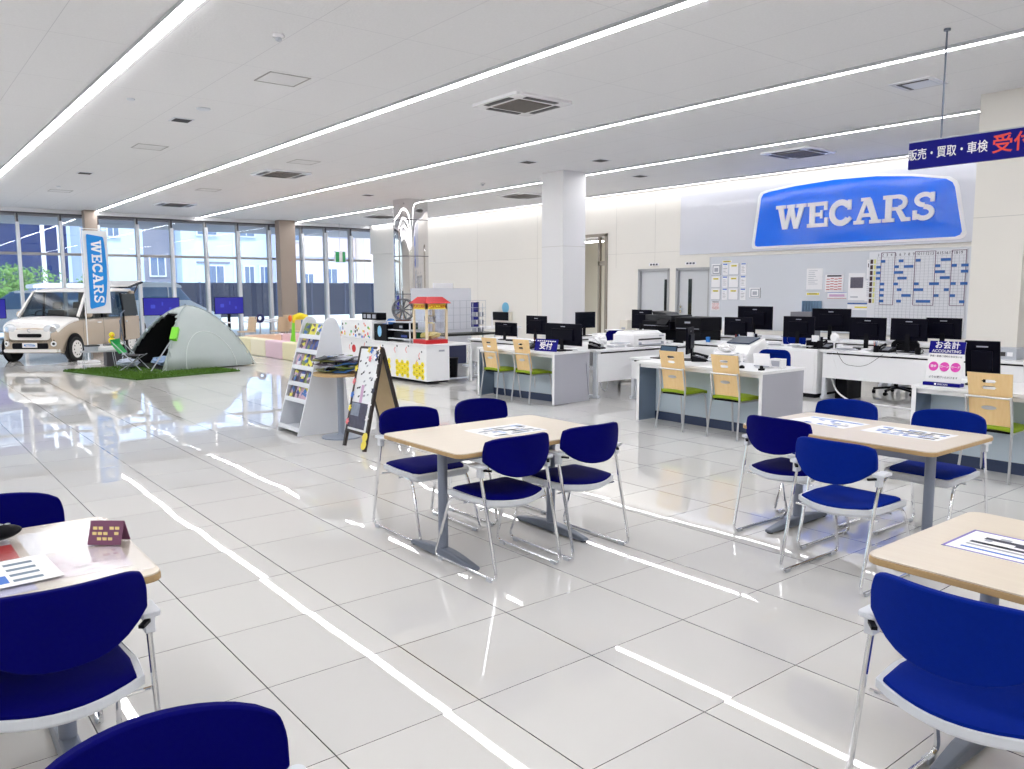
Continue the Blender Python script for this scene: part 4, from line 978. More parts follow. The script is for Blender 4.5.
for x in (-.15,.15):
    for y in (-.1,.1): MB(RUBBER).lathe([(.035,-.012),(.035,.012)],14,(x,y,.035),'x').build('wheel',t)
MB(GREYM).box(-.18,.18,-.12,.12,.07,.09).bar((.17,0,.08),(.25,0,.30),.03,.02).build('platform',t)
# wall box and blue round sign
t=thing('wall_box','black wall-mounted box with a pale blue round sign above it, left of the column','box',(XW,19.3,.78))
B(-.12,0,-.38,.38,-.13,.12,BLACK).build('case',t,bevel=.01); B(-.10,0,-.44,-.38,-.14,.12,CREAM).build('side_cap',t)
m=MB(mat('round_blue',S(120,190,225),.5)); m.M=Matrix.Translation((-.02,-.12,.25)); m.lathe([(.16,0),(.16,.02),(1e-5,.02)],20,ax='x'); m.build('round_sign',t)
for k,(x,y,l) in enumerate([(12.9,9.5,'white box of files at the left end of the far desk row'),(11.75,11.1,'beige paper box beside the monitor near the copier')]):
    t=thing('file_box',l,'box',(x,y,.70)); MB((WHITEG,CREAM)[k]).box(-.12,.12,-.1,.1,0,.26).build('case',t,bevel=.003); B(-.124,-.12,-.05,.05,.08,.12,INKG).build('label_face',t)
# small everyday things scattered on the desks
def mug(label,x,y,z,m):
    t=thing('mug',label,'mug',(x,y,z),random.uniform(-2,2),'mugs on the office desks')
    MB(m).lathe([(.034,0),(.038,.085),(.034,.085),(.031,.008),(1e-5,.008)],18).build('cup_body',t)
    MB(m).tube([(.036,0,.07),(.06,0,.065),(.065,0,.045),(.055,0,.025),(.036,0,.02)],.005,6).build('handle',t)
mug('white mug on the long desk left of the round white fan',10.72,6.02,.70,WHITEG); mug('dark mug by the monitor under the schedule grid',10.75,4.95,.70,BLACK)
mug('blue mug on the desk in front of the tray papers monitor',10.75,8.35,.70,BLUE); mug('white mug on the desk behind the left counter monitor',9.0,9.3,.70,WHITEG)
def pot(label,x,y,z,m):
    t=thing('pen_cup',label,'pen cup',(x,y,z),0,'pen cups on the office desks')
    MB(m).lathe([(.035,0),(.035,.09),(.032,.09),(.032,.006),(1e-5,.006)],16).build('cup_body',t)
    for k,(mm,a) in enumerate(((BLUE,.3),(RED,1.9),(BLACK,3.2),(WHITEG,4.6))): MB(mm).tube([(.012*math.cos(a),.012*math.sin(a),.01),(.032*math.cos(a),.032*math.sin(a),.15)],.004,6).build('pen',t)
pot('black pen cup on the long desk between the two right monitors',10.72,5.50,.70,BLACK); pot('grey pen cup on the middle desk beside the fax machine',10.72,7.75,.70,GREYM); pot('black pen cup at the back of the left reception counter',7.68,9.1,DT,BLACK)
def organiser(label,x,y,z,rz):
    t=thing('desk_organiser',label,'desk organiser',(x,y,z),rz,'black desk organisers')
    MB(BLACK).box(-.09,.09,-.07,.07,0,.015).box(-.09,.09,.055,.07,.015,.17).box(-.09,-.08,-.07,.07,.015,.12).box(.08,.09,-.07,.07,.015,.12).box(-.09,.09,0,.008,.015,.10).build('tray_body',t)
    B(-.06,.05,.015,.03,.016,.19,PAPER).use(INKG).box(-.05,.06,.035,.045,.016,.17).build('papers',t)
organiser('black desk organiser with papers standing before the pair of middle monitors',10.72,6.42,.70,-PI/2); organiser('black desk organiser under the large monitor below the tray papers',10.75,7.55,.70,-PI/2)
for k,(x,y,z,s,l) in enumerate([(10.75,5.62,.70,.20,'sheets of paper beside the pen cup on the long desk'),(10.75,6.75,.70,.22,'sheets of paper on top of the white floor cabinet'),(9.05,8.42,.70,.2,'sheets of paper right under the edge of the white wide printer'),(9.75,8.5,.70,.24,'paper pile at the right end of the printer desk'),(12.65,7.75,.70,.26,'paper pile on the far desk between two large monitors'),(12.65,6.3,.70,.26,'paper pile on the far desk below the grid\'s left edge'),(8.55,10.1,.70,.24,'paper pile at the near end of the low side desk'),(7.55,1.95,DT,.2,'small paper pile at the outer part of the right counter')]):
    if k!=2: papers(l,x,y,z,40+k,4+k%3,s)
cable('black cable running loosely down behind the long desk nearest monitor',[(10.85,5.3,.712),(10.6,5.15,.708),(10.56,5.1,.6),(10.6,5.0,.708),(10.8,4.9,.712)],.004,BLACK)
cable('white cable arching over the edge of the middle desk beside the fan',[(10.8,6.2,.712),(10.6,6.1,.72),(10.52,6.0,.6),(10.53,5.95,.45)],.004,WHITEG)
t=thing('calculator','small dark calculator on the left counter beside the keyboard','calculator',(7.35,8.72,DT),.3)
MB(DARK).box(-.04,.04,-.06,.06,0,.012).build('case',t,bevel=.003); m=MB(INKG).box(-.03,.03,.03,.05,.012,.013)
for i in range(4):
    for j in range(4): m.box(-.031+i*.017,-.019+i*.017,-.05+j*.018,-.038+j*.018,.012,.014)
m.build('keys',t)
t=thing('headphones','white headset lying on the left reception counter beside the small telephone','headset',(7.6,8.78,DT)); MB(WHITEG).tube([(-.07,0,.02),(-.06,0,.08),(0,0,.12),(.06,0,.08),(.07,0,.02)],.008,8).build('band',t)
for s in (-1,1): MB(BLACK).lathe([(.03,-.012),(.03,.012)],14,(s*.07,0,.03),'x').build('ear_pad',t)
# ================================================================ LEFT SIDE: RACK, ROUND TABLE, BOARD, POPCORN COUNTER
t=thing('magazine_rack','white tapering magazine rack filled with colourful leaflets, left of the round table','rack',(3.5,8.12,0))
# side outline in (x depth? ) : the rack faces -x; y runs between its two side panels
prof=[(0,0),(.60,0),(.60,.05),(.42,1.22),(.36,1.27),(.30,1.27),(.24,1.24),(.0,.02)]
side=[(.0,0),(.64,0),(.53,1.16),(.50,1.24),(.46,1.27),(.40,1.27),(.35,1.23)]
RK=mat('rack_white',S(224,228,236),.4)
for y in (0,.54):
    MB(RK).prism([(p[0],p[1]) for p in side],.02,(0,y+.02,0),(1,0,0),(0,0,1)).build('side_panel',t,bevel=.003)
def fx(z): return .35*z/1.23
back=MB(RK); back.bar((.60,.28,.02),(.50,.28,1.2),.52,.012,(1,0,0)); back.build('back_panel',t)
LV=[.06,.36,.53,.71,.89,1.05]
COLS=[mat('mag_a',S(60,110,180),.5),mat('mag_b',S(230,225,90),.5),mat('mag_c',S(90,80,100),.5),mat('mag_d',S(220,220,230),.5),mat('mag_e',S(120,140,70),.5),mat('mag_f',S(200,170,190),.5),mat('mag_g',S(40,70,150),.5)]
for z in LV:
    B(fx(z),.52,.02,.54,z-.015,z,RK).build('shelf',t)
    MB(RK).bar((fx(z)+.004,.28,z-.02),(fx(z+.04)+.0,.28,z+.03),.52,.008,(1,0,0)).build('front_lip',t)
rr=random.Random(5)
for li,z in enumerate(LV[1:]):
    for k in range(3):
        y=.11+k*.165+.01*rr.random(); hh=.145; x=fx(z)+.02
        mb=MB(COLS[rr.randrange(7)]); mb.bar((x,0,0.001),(x+.06,0,hh),.155,.006,(1,0,0))
        for q in range(4):
            f=.2+.18*q; w=.05+.08*rr.random(); mb.use(COLS[rr.randrange(7)]); cxx=x+.06*f-.0045; mb.bar((cxx,rr.uniform(-.02,.02),hh*f),(cxx+.012,rr.uniform(-.02,.02),hh*f+.035),w,.003,(1,0,0))
        o=mb.build('leaflet',loc=(3.5,8.12+y,z)); 
        tag(o,'%s leaflet of the three on the %s shelf of the white rack'%(('nearest','middle','farthest')[k],('lowest','second','third','fourth','top')[li]),'leaflet','leaflets in the white magazine rack')
        o.location=(3.5,8.12+y,z)
t=thing('round_table','small round wood-topped table on a grey pedestal between rack and folding board','table',(3.93,8.0-.02,0))
t.location=(3.87,7.82,0)
MB(EDGEW).lathe([(.27,TT-.03),(.28,TT-.028),(.28,TT-.004),(.277,TT),(1e-5,TT)],40).build('tabletop',t)
MB(mat('pedestal_grey',S(150,160,178),.4,.2)).lathe([(.036,.02),(.036,TT-.03)],20).build('post',t)
MB(mat('pedestal_grey',(.3,.3,.4))).lathe([(.21,0),(.21,.012),(.05,.03),(.036,.05)],36).build('foot_plate',t)
rr=random.Random(11)
OL=[mat('mag_a',0),mat('mag_c',0),mat('mag_d',0),mat('mag_e',0),INKG,PAPER,mat('mag_dark',S(60,64,70),.5),mat('mag_olive',S(120,124,60),.5)]
for k in range(15):
    zz=TT+(k//3)*.032; a=rr.uniform(-1,1); x=3.87+(-.09,.0,.09)[k%3]*.9+rr.uniform(-.02,.02); y=7.82+(.05,-.06,.04)[k%3]+rr.uniform(-.02,.02)
    mb=MB(OL[rr.randrange(8)]); P=[[(u*.11,v*.15,.018*math.sin(u*2.5+k)*.8+.020+.008*v*v) for v in (-1,-.5,0,.5,1)] for u in (-1,-.5,0,.5,1)]
    mb.grid(P,thick=(0,0,.012)); mb.use(OL[rr.randrange(8)])
    for q in range(5): ux=rr.uniform(-.08,.05); vy=rr.uniform(-.11,.08); mb.use(OL[rr.randrange(8)]).box(ux,ux+.05,vy,vy+.06,.028,.044)
    o=mb.build('magazine',loc=(x,y,zz)); o.rotation_euler=(0,0,a)
    tag(o,'glossy magazine heaped on the round table, %s one in layer %s from the bottom'%(('left','front','right')[k%3],('one','two','three','four','five')[k//3]),'magazine','magazines heaped on the round table')

# folding A-board
t=thing('folding_board','white folding sandwich board with sticker trim and dark wooden legs','board',(0,0,0))
A=Vector((3.78,7.60,0)); Bp=Vector((3.80,7.02,0)); top=Vector((.30,.20,0))
# front face: from feet A,B up to the ridge
R1=Vector((3.97,7.50,.975)); R2=Vector((3.98,7.09,.985)); 
F1=Vector((3.67,7.36,.0)); F2=Vector((3.67,6.94,.0)); K1=Vector((4.28,7.62,0)); K2=Vector((4.30,7.22,0))
LEG=mat('dark_wood',S(40,28,26),.5)
MB(LEG).bar(F1,R1,.035,.03,(1,0,0)).build('front_leg',t); MB(LEG).bar(F2,R2,.035,.03,(1,0,0)).build('front_leg',t)
MB(LEG).bar(K1,R1,.035,.03,(1,0,0)).build('rear_leg',t); MB(LEG).bar(K2,R2,.035,.03,(1,0,0)).build('rear_leg',t)
def lerp(a,b,f): return a+(b-a)*f
def slab(mb,a,b,c,d,th):
    nn=(b-a).cross(d-a).normalized()*th
    return mb.add([a,b,c,d,a+nn,b+nn,c+nn,d+nn],[(0,1,2,3),(7,6,5,4),(0,4,5,1),(1,5,6,2),(2,6,7,3),(3,7,4,0)])
fa,fb,fc,fd=lerp(F1,R1,.16),lerp(F2,R2,.16),R2,R1
slab(MB(mat('board_white',S(236,240,244),.4)),fa,fb,fc,fd,.012).build('front_panel',t)
slab(MB(SANDW),lerp(K1,R1,.14),lerp(K2,R2,.14),R2,R1,.01).build('rear_panel',t)
MB(LEG).bar(fa,fb,.03,.03).bar(R1,R2,.03,.03).build('cross_rail',t)
nn=(fb-fa).cross(fd-fa).normalized()
if nn.x>0: nn=-nn
def bp(u,v,e=.014): return lerp(lerp(fa,fb,u),lerp(fd,fc,u),v)+nn*e
mb=MB(mat('photo_dark',S(60,60,84),.5,noise=.6,nscale=30))
slab(mb,bp(.05,.04),bp(.85,.04),bp(.85,.34),bp(.05,.34),.003); mb.use(mat('photo_grey',S(130,140,160),.5,noise=.5,nscale=20)); slab(mb,bp(.1,.18,.018),bp(.5,.18,.018),bp(.5,.33,.018),bp(.1,.33,.018),.002)
mb.use(mat('lilac',0)); slab(mb,bp(.4,.34),bp(.52,.34),bp(.52,.55),bp(.4,.55),.002); mb.build('poster',t)
mb=MB(INK); r2=random.Random(3)
for k in range(26): u=r2.uniform(.08,.8); v=r2.uniform(.38,.9); mb.use((INK,INKG,INKG,INK)[k%4]); slab(mb,bp(u,v),bp(u+.07,v+.01),bp(u+.07,v+.03),bp(u,v+.02),.002)
mb.build('handwriting',t)
FL=[mat('flower_pink',S(236,130,140),.5),PAPER,mat('flower_yel',S(240,220,80),.5),PAPER,mat('flower_blue',S(60,120,210),.5),INK]
for k in range(22):
    if k<12: u,v=r2.uniform(.45,1.0),r2.uniform(.86,1.0)
    else: u,v=(.97 if k%2 else .02)+r2.uniform(-.03,.03),.1+.8*(k-12)/10
    c=bp(u,v,.022); m=MB(FL[k%6]); U=(fb-fa).normalized(); V=nn.cross(U)
    pts=[(.028*(1+.35*math.cos(5*a))*math.cos(a),.028*(1+.35*math.cos(5*a))*math.sin(a)) for a in [2*PI*i/20 for i in range(20)]]
    m.prism(pts,.004,c,U,V).use(mat('flower_yel',0)).prism([(p[0]*.3,p[1]*.3) for p in pts],-.004,c,U,V); m.build('flower_sticker',t)
m=MB(INKY)
for dv in (0,.09): 
    m.use(mat('flower_yel',0)).prism(arcpts((0,0),.045,0,2*PI,16)[:-1],.006,bp(1.,-.12+dv,.02),U,V).use(LEG).prism(arcpts((0,0),.018,0,2*PI,12)[:-1],-.006,bp(1.,-.12+dv,.02),U,V)
m.build('sunflower_sticker',t)

# popcorn counter
t=thing('display_counter','white play counter with bee and honeycomb stickers carrying the popcorn machine','counter',(7.15,11.28,0))
PK=mat('counter_white',S(240,241,244),.35)
CT=.66
MB(PK).box(0,.46,0,3.3,.05,CT-.03).build('body',t,bevel=.004); B(.02,.44,.02,3.28,.02,.05,BLACK).build('plinth',t)
MB(PK).box(-.02,.90,-.02,3.32,CT-.03,CT).build('worktop',t,bevel=.003)
B(.90,.94,.02,.06,.0,CT-.03,PK).build('support_leg',t); MB(GREYM).box(.05,.95,.05,.12,.05,.07).build('foot_rail',t)
for x in (.08,.45,.9): MB(GREYM).lathe([(.02,-.015),(.02,.015)],12,(x,.08,.02),'x').build('caster',t)
m=MB(YEL); hexp=[(.055*math.cos(a),.055*math.sin(a)) for a in [PI/3*i for i in range(6)]]
r3=random.Random(8)
for cy,n0 in ((.24,4),(.72,5),(1.35,4),(2.0,4)):
    m=MB(YEL)
    for i in range(n0):
        for j in range(3):
            y=cy+i*.088-.12; z=.12+j*.10+(i%2)*.05
            if z<.36: m.use(YEL).prism(hexp,.004,(-.0,y,z),(0,-1,0),(0,0,1)); m.use(INK).prism([(p[0]*.28,p[1]*.28) for p in hexp],-.005,(-.004,y,z),(0,-1,0),(0,0,1))
    m.build('honeycomb_sticker',t)
pass
m=MB(INKR)
for y,z in ((.2,.42),(.28,.3),(.62,.5),(1.0,.48),(1.5,.46),(2.1,.5),(2.7,.44)):
    m.use(mat('sticker_pink',S(228,150,150),.5)).bar((-.003,y,z),(-.003,y+.04,z+.05),.012,.006,(1,0,0)).bar((-.003,y+.04,z+.05),(-.003,y,z+.1),.012,.006,(1,0,0)); m.use(INK).prism(arcpts((0,0),.018,0,2*PI,10)[:-1],.003,(-.001,y-.06,z+.12),(0,-1,0),(0,0,1))
m.build('bee_stickers',t)
MB(RED).prism(arcpts((0,0),.075,0,2*PI,18)[:-1],.003,(0,2.55,.47),(0,-1,0),(0,0,1)).build('red_round_sticker',t)
B(.25,.36,-.004,0,CT-.12,CT-.09,INKG).build('name_tag',t)
# popcorn machine
t=thing('popcorn_machine','glass popcorn machine with red roof and red base on the white counter','popcorn machine',(7.48,11.66,CT),0)
W=.215; CRM=mat('machine_cream',S(240,222,190),.4)
MB(RED).box(-W,W,-W,W,0,.07).build('base',t,bevel=.005)
for sx in (-1,1):
    for sy in (-1,1): B(sx*W-sx*.035 if sx>0 else -W,sx*W if sx>0 else -W+.035,sy*W-.035 if sy>0 else -W,sy*W if sy>0 else -W+.035,.07,.68,CRM).build('corner_post',t)
g=MB(CLEAR).box(-W+.01,-W+.014,-W+.035,W-.035,.07,.58).box(-W+.035,W-.035,-W+.01,-W+.014,.07,.58).box(W-.014,W-.01,-W+.035,W-.035,.07,.58); g.build('glass_panes',t)
m=MB(CRM).box(-W,W,-W,W,.58,.68).use(YEL).box(-W-.004,-W,-W+.04,W-.04,.59,.67).box(-W+.04,W-.04,-W-.004,-W,.59,.67); m.build('header_band',t)
text('POPCORN',.075,(-W-.006,0,.63),(0,-1,0),(0,0,1),RED,t,.001,.01); text('POPCORN',.075,(0,-W-.006,.63),(1,0,0),(0,0,1),RED,t,.001,.01)
MB(RED).add([(-W-.05,-W-.05,.68),(W+.05,-W-.05,.68),(W+.05,W+.05,.68),(-W-.05,W+.05,.68),(-W+.06,-W+.06,.79),(W-.06,-W+.06,.79),(W-.06,W-.06,.79),(-W+.06,W-.06,.79)],[(0,3,2,1),(4,5,6,7),(0,1,5,4),(1,2,6,5),(2,3,7,6),(3,0,4,7)]).build('roof',t,bevel=.005)
MB(CHROME).lathe([(.08,.34),(.10,.36),(.10,.46),(.06,.48)],18,(0,0,0)).tube([(0,0,.48),(0,0,.58)],.02).build('kettle',t)
tag(crumple('popcorn_heap','', '',7.48,11.66,CT+.071,.13,mat('popcorn',S(238,214,140),.7,noise=.3,nscale=60),9,(1.3,1.3,.45)),'yellow popcorn heaped inside the glass machine','popcorn',None,'stuff')
# shelf rack with wheel rim
t=thing('small_rack','low black and white two-shelf rack on the counter holding the wheel rim','rack',(7.42,12.28,CT))
for x in (-.2,.2):
    for y in (-.38,.38): B(x-.01,x+.01,y-.01,y+.01,0,.36,LGREY).build('rack_post',t)
for z in (.05,.20,.345): B(-.21,.21,-.39,.39,z,z+.015,LGREY).build('rack_shelf',t)
tag(MB(BLACK).box(-.15,.15,-.15,.35,0,.10).use(mat('stack_blue',S(50,70,160),.5)).box(-.155,-.15,-.1,.1,.02,.06).build('storage_box',loc=(7.42,12.18,CT+.066)),'black storage box on the lower shelf under the wheel rim','box')
tag(MB(BLACK).box(-.15,.15,-.05,.3,0,.11).use(INKG).box(-.155,-.15,-.02,.08,.03,.07).build('storage_box',loc=(7.42,12.25,CT+.216)),'black storage box on the upper shelf right below the wheel rim','box')
t=thing('wheel_rim','grey multi-spoke alloy wheel rim standing on edge on the small rack','wheel',(7.42,12.44,CT+.36+.20),.75); t.scale=(.76,.76,.76)
m=MB(mat('rim_grey',S(110,112,118),.3,.8)); m.lathe([(.235,-.07),(.262,-.075),(.262,-.06),(.24,-.05),(.235,.06),(.262,.075),(.25,.08),(.225,.06),(.22,-.05),(.235,-.07)],36,ax='x'); m.build('rim_barrel',t)
for k in range(10):
    a=2*PI*k/10; m=MB(mat('rim_grey',0)).bar((-.055,.045*math.cos(a),.045*math.sin(a)),(-.06,.235*math.cos(a),.235*math.sin(a)),.030,.02,(1,0,0)); m.build('spoke',t)
m=MB(mat('rim_grey',0)); m.lathe([(1e-5,-.07),(.03,-.07),(.055,-.06),(.055,-.03)],20,ax='x'); m.build('hub',t)
MB(mat('rim_stand',S(110,60,40),.5)).box(-.1,.1,-.16,.16,-.262,-.236).build('cradle',t)
t=thing('speaker_box','black box with a pale blue oval badge on the counter left of the small rack','box',(7.36,12.86,CT))
MB(BLACK).box(-.18,.18,-.23,.23,0,.30).build('case',t,bevel=.01); m=MB(mat('badge_pale',S(140,200,240),.5)); m.prism([(.07*math.cos(a),.10*math.sin(a)) for a in [2*PI*i/20 for i in range(20)]],.004,(-.18,.02,.17),(0,-1,0),(0,0,1)); m.use(BLUE).prism([(-.05,-.02),(.05,-.02),(.05,.02),(-.05,.02)],-.006,(-.18,.02,.17),(0,-1,0),(0,0,1)); m.build('oval_badge',t)
t=thing('blue_hat','small bright blue cap lying on the black badge box','hat',(7.36,12.78,CT+.30)); MB(BLUE).lathe([(.09,0),(.085,.05),(.05,.09),(1e-5,.10)],18).build('crown',t); MB(BLUE).prism([(.09,-.05),(.16,-.03),(.16,.03),(.09,.05)],.01,(0,0,0)).build('brim',t); t.rotation_euler=(0,0,PI)
t=thing('display_box','black lettered box lying on top of the white decorated display','box',(7.36,13.40,CT+.36))
MB(BLACK).box(-.1,.1,-.28,.28,0,.13).use(INKG).box(-.104,-.1,-.24,-.12,.03,.10).box(-.104,-.1,-.05,.08,.03,.10).box(-.104,-.1,.14,.22,.03,.10).build('case',t)
t=thing('toy_display','white display case trimmed with little coloured characters on the play counter','display',(7.36,13.75,CT))
MB(PK).box(-.2,.2,-.62,.62,0,.36).build('case',t,bevel=.02)
m=MB(PAPER); cols=[mat('flower_pink',0),INKY,TGREEN,INK,ORNG,mat('flower_blue',0),INKG]
for k in range(34): y=-.6+1.2*r3.random(); z=.04+.26*r3.random(); m.use(cols[k%7]).prism(arcpts((0,0),.018+.012*r3.random(),0,2*PI,8)[:-1],.004,(-.2,y,z),(0,-1,0),(0,0,1))
m.build('dotted_stickers',t)

# partition panels and stand behind the popcorn machine
t=thing('grid_partition','white partition panel with a wire grid behind the popcorn machine','partition',(8.95,13.4,0))
MB(mat('panel_pale',S(222,224,232),.5)).box(-.75,.65,.02,.05,.5,1.60).build('panel',t)
m=MB(GREYM)
for k in range(9): m.tube([(-.3+k*.16,-.03,.78),(-.3+k*.16,-.03,1.35)],.004,5)
for k in range(5): m.tube([(-.3,-.03,.78+k*.1425),(.98,-.03,.78+k*.1425)],.004,5)
m.build('wire_grid',t)
MB(GREYM).box(-.72,-.69,.0,.06,0,.6).box(.6,.63,0,.06,0,.6).box(-.75,-.66,-.2,.25,0,.03).box(.58,.67,-.2,.25,0,.03).build('feet',t)
MB(PAPER).box(-.25,.2,.0,.05,1.60,1.70).build('top_sign',t)
t=thing('side_table','dark green-topped folding table behind the popcorn counter','table',(9.1,12.8,0)); 
MB(mat('table_dark',S(30,34,30),.5)).box(-.75,.55,-.25,.25,.70,.74).build('tabletop',t,bevel=.004)
for x in (-.68,.48):
    for y in (-.2,.2): MB(GREYM).tube([(x,y,0),(x,y,.70)],.014).build('leg',t)
t=thing('side_table','white table against the wall behind the dark green one','table',(10.9,14.6,0)); MB(WHITEP).box(-.9,.7,-.35,.35,.70,.74).build('tabletop',t,bevel=.004)
for x in (-.82,.62):
    for y in (-.3,.3): MB(GREYM).tube([(x,y,0),(x,y,.70)],.014).build('leg',t)
t=thing('poster_stand','dark blue upright panel standing on the white back table','panel',(10.35,14.7,.74)); B(-.34,.34,-.02,.02,0,.55,mat('panel_navy',S(16,20,120),.3)).use(DGREY).box(-.36,-.34,-.03,.03,0,.56).box(.34,.36,-.03,.03,0,.56).build('board',t)
t=thing('poster_stand','tall dark poster board behind the wire grid','panel',(9.75,14.2,.74-.74)); B(-.25,.25,-.02,.02,.0,1.25,mat('panel_slate',S(50,56,90),.4)).build('board',t)
t=thing('clear_rack','clear plastic rack of small hanging goods beside the blue panel','rack',(9.35,12.85,.74)); m=MB(CLEAR)
for k in range(4): m.box(-.12,.12,-.1,.1,k*.15,k*.15+.008)
m.build('shelves',t)
for x in (-.12,.12): MB(GREYM).tube([(x,0,0),(x,0,.56)],.006).build('upright',t)
for k in range(18): MB((INKG,PAPER,DGREY)[k%3]).box(-.1+(k%6)*.035,-.08+(k%6)*.035,-.06,.06,.01+(k//6)*.15,.09+(k//6)*.15).build('hanging_goods',t)
tag(MB(WHITEG).lathe([(.02,0),(.018,.2),(.006,.34),(1e-5,.34)],12,(10.95,14.5,.74)).build('glue_bottle'),'slim white upright stick on the white back table','bottle')
def bin_(label,x,y,r,h,m,r2=None):
    t=thing('waste_bin',label,'bin',(x,y,0)); MB(m).lathe([(r*.8,0),(r,h),(r*1.05,h),(r*1.05,h-.02),(r*.97,h-.02),(r*.75,.02),(1e-5,.02)],20).build('body',t); MB(BLACK).lathe([(r*1.06,h-.03),(r*1.06,h),(r*1.02,h)],20).build('rim',t); return t
bin_('black waste bin beside the popcorn counter worktop leg',7.98,11.75,.11,.38,BLACK)
bin_('black pot on top of the silver bin behind the popcorn counter',8.85,12.25,.13,.30,BLACK).location=(8.95,12.2,.345)
bin_('silver metal bin under the dark table behind the popcorn counter',8.95,12.2,.14,.34,CHROME)
bin_('brown waste bin next to the silver bin',9.35,12.45,.12,.42,mat('brown_bin',S(110,56,44),.5))

# kids corner
PADC=[mat('pad_cream',S(238,232,206),.5),mat('pad_pink',S(228,200,212),.5),mat('pad_yellow',S(236,228,190),.5),mat('pad_peach',S(234,206,184),.5)]
def pad(name_i,x0,x1,y0,y1,z,c,label):
    t=MB(PADC[c]).box(x0,x1,y0,y1,0,z).build('padded_block',bevel=.03); return tag(t,label,'play pad','padded blocks fencing the play corner')
ys=[16.65,17.6,18.6,19.55,20.5]; cs=[2,1,0,2]
nm=['first','second','third','fourth']
for k in range(4): pad(k,7.28,7.58,ys[k]+.004,ys[k+1]-.004,.40,cs[k],'%s padded block from the magazine rack in the near pastel row, %s'%(nm[k],('pale yellow','pink','cream','pale yellow')[k]))
xs_=[7.6,8.5,9.5,10.5]
for k in range(3): pad(k,xs_[k]+.004,xs_[k+1]-.004,16.65,16.95,.40,(0,1,0)[k],'%s pastel block in the row beside the white toy display'%nm[k])
for k in range(4): pad(k,10.2,10.5,max(16.96,ys[k]+.004),ys[k+1]-.004,.42,(3,1,3,1)[k],'%s block of the rear pastel row behind the toys'%nm[k])
for k in range(3): pad(k,xs_[k]+.004,xs_[k+1]-.004,20.52,20.82,.42,(3,1,3)[k],'%s block of the far end row of the play corner, beside the tent'%nm[k])
tag(MB(mat('play_mat',S(236,200,176),.6)).box(7.6,10.18,16.98,20.45,0,.03).build('play_mat'),'pinkish play mat inside the padded blocks','mat')
t=thing('toy_palm','yellow, green and blue plastic climbing toy rising over the padded blocks','toy',(7.98,18.1,.03),PI/2); t.scale=(.8,.6,.82)
MB(YEL).tube([(-.15,.38,.98),(-.05,.30,1.10),(0,.05,1.14),(0,-.25,1.10),(0,-.45,.98)],.07,8,rs=[.05,.08,.10,.08,.03]).build('yellow_arch',t)
MB(mat('toy_green',S(130,220,60),.4)).tube([(-.1,.36,0),(-.06,.36,.4),(-.1,.38,.7),(-.1,.36,.95)],.07,8,rs=[.11,.08,.07,.05]).tube([(-.1,.5,0),(-.05,.45,.4),(-.1,.36,.8)],.04).build('green_stem',t)
MB(mat('toy_blue',S(20,120,180),.4)).tube([(.1,-.12,0),(.05,-.10,.5),(.02,-.08,1.02)],.06,8,rs=[.09,.06,.04]).build('blue_stem',t)
MB(ORNG).ball((-.12,.50,1.08),.07,sc=(1,1,1.4)).build('orange_bud',t)
tag(MB(EDGEW).lathe([(.30,.30),(.30,.33),(1e-5,.33)],28,(6.3,13.95,0)).lathe([(.03,0),(.03,.3)],10,(6.3,13.95,0)).build('low_table'),'low round pale wooden stool table left of the magazine rack','table')

# grass mat, tent and camping gear
def prism_rot(mb,pts,z0,z1): return mb.prism(pts,z1-z0,(0,0,z0))
N_=Vector((3.6,15.15)); L_=Vector((2.88,17.8)); R_=Vector((5.6,15.62)); F_=L_+R_-N_
GR=mat('turf',S(62,100,30),.9,noise=.4,nscale=90,bump=1.,bscale=300)
g=MB(GR).prism([tuple(N_),tuple(R_),tuple(F_),tuple(L_)],.025)
tag(g.build('artificial_turf_mat'),'green artificial turf mat under the tent','turf mat')
rg=random.Random(2); g=MB(mat('turf_blade',S(80,118,34),.9,noise=.3,nscale=50))
for k in range(5200):
    a=rg.random(); b=rg.random()
    if k%2: b=b*.25 if k%4==1 else b; a=a*.3 if k%4==3 else a
    p=N_+(R_-N_)*a+(L_-N_)*b; t_=rg.random()*PI; c,s=math.cos(t_)*.012,math.sin(t_)*.012; h=.02+.015*rg.random()
    g.add([(p.x-c,p.y-s,.02),(p.x+c,p.y+s,.02),(p.x+rg.uniform(-.01,.01),p.y+rg.uniform(-.01,.01),.025+h)],[(0,1,2)])
tag(g.build('turf_blades'),'short green turf blades covering the mat','turf',None,'stuff')
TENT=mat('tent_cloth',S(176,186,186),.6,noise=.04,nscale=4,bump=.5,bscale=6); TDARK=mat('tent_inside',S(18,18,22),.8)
t=thing('dome_tent','pale grey dome tent with a dark arched entrance standing on the green turf','tent',(5.20,17.43,.025),.157)
Ht=1.23; a=.95
def tp(u,v,k=1.): 
    r=max(abs(u),abs(v)); z=Ht*(1-r**1.75)**.84; sh=1.0
    return (u*a*k,v*a*k,z*k)
Nn=24
def inopen(u,v): # entrance in the -x facet
    return u<-.34 and abs(v)<min(abs(u)*.94,.84*math.sqrt(max(0,1-((-u-1.0)/.66)**2))) 
vs=[];fs=[];idx={}
def vid(i,j):
    if (i,j) not in idx: idx[(i,j)]=len(vs); vs.append(tp(-1+2*i/Nn,-1+2*j/Nn))
    return idx[(i,j)]
for i in range(Nn):
    for j in range(Nn):
        uc=-1+2*(i+.5)/Nn; vc=-1+2*(j+.5)/Nn
        if inopen(uc,vc): continue
        fs.append((vid(i,j),vid(i+1,j),vid(i+1,j+1),vid(i,j+1)))
o=MB(TENT).add(vs,fs,True).build('outer_fly',t); md=o.modifiers.new('thick','SOLIDIFY'); md.thickness=.004
n0=len(fs)
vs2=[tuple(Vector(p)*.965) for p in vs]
MB(TDARK).add(vs2,fs,True).build('inner_lining',t)
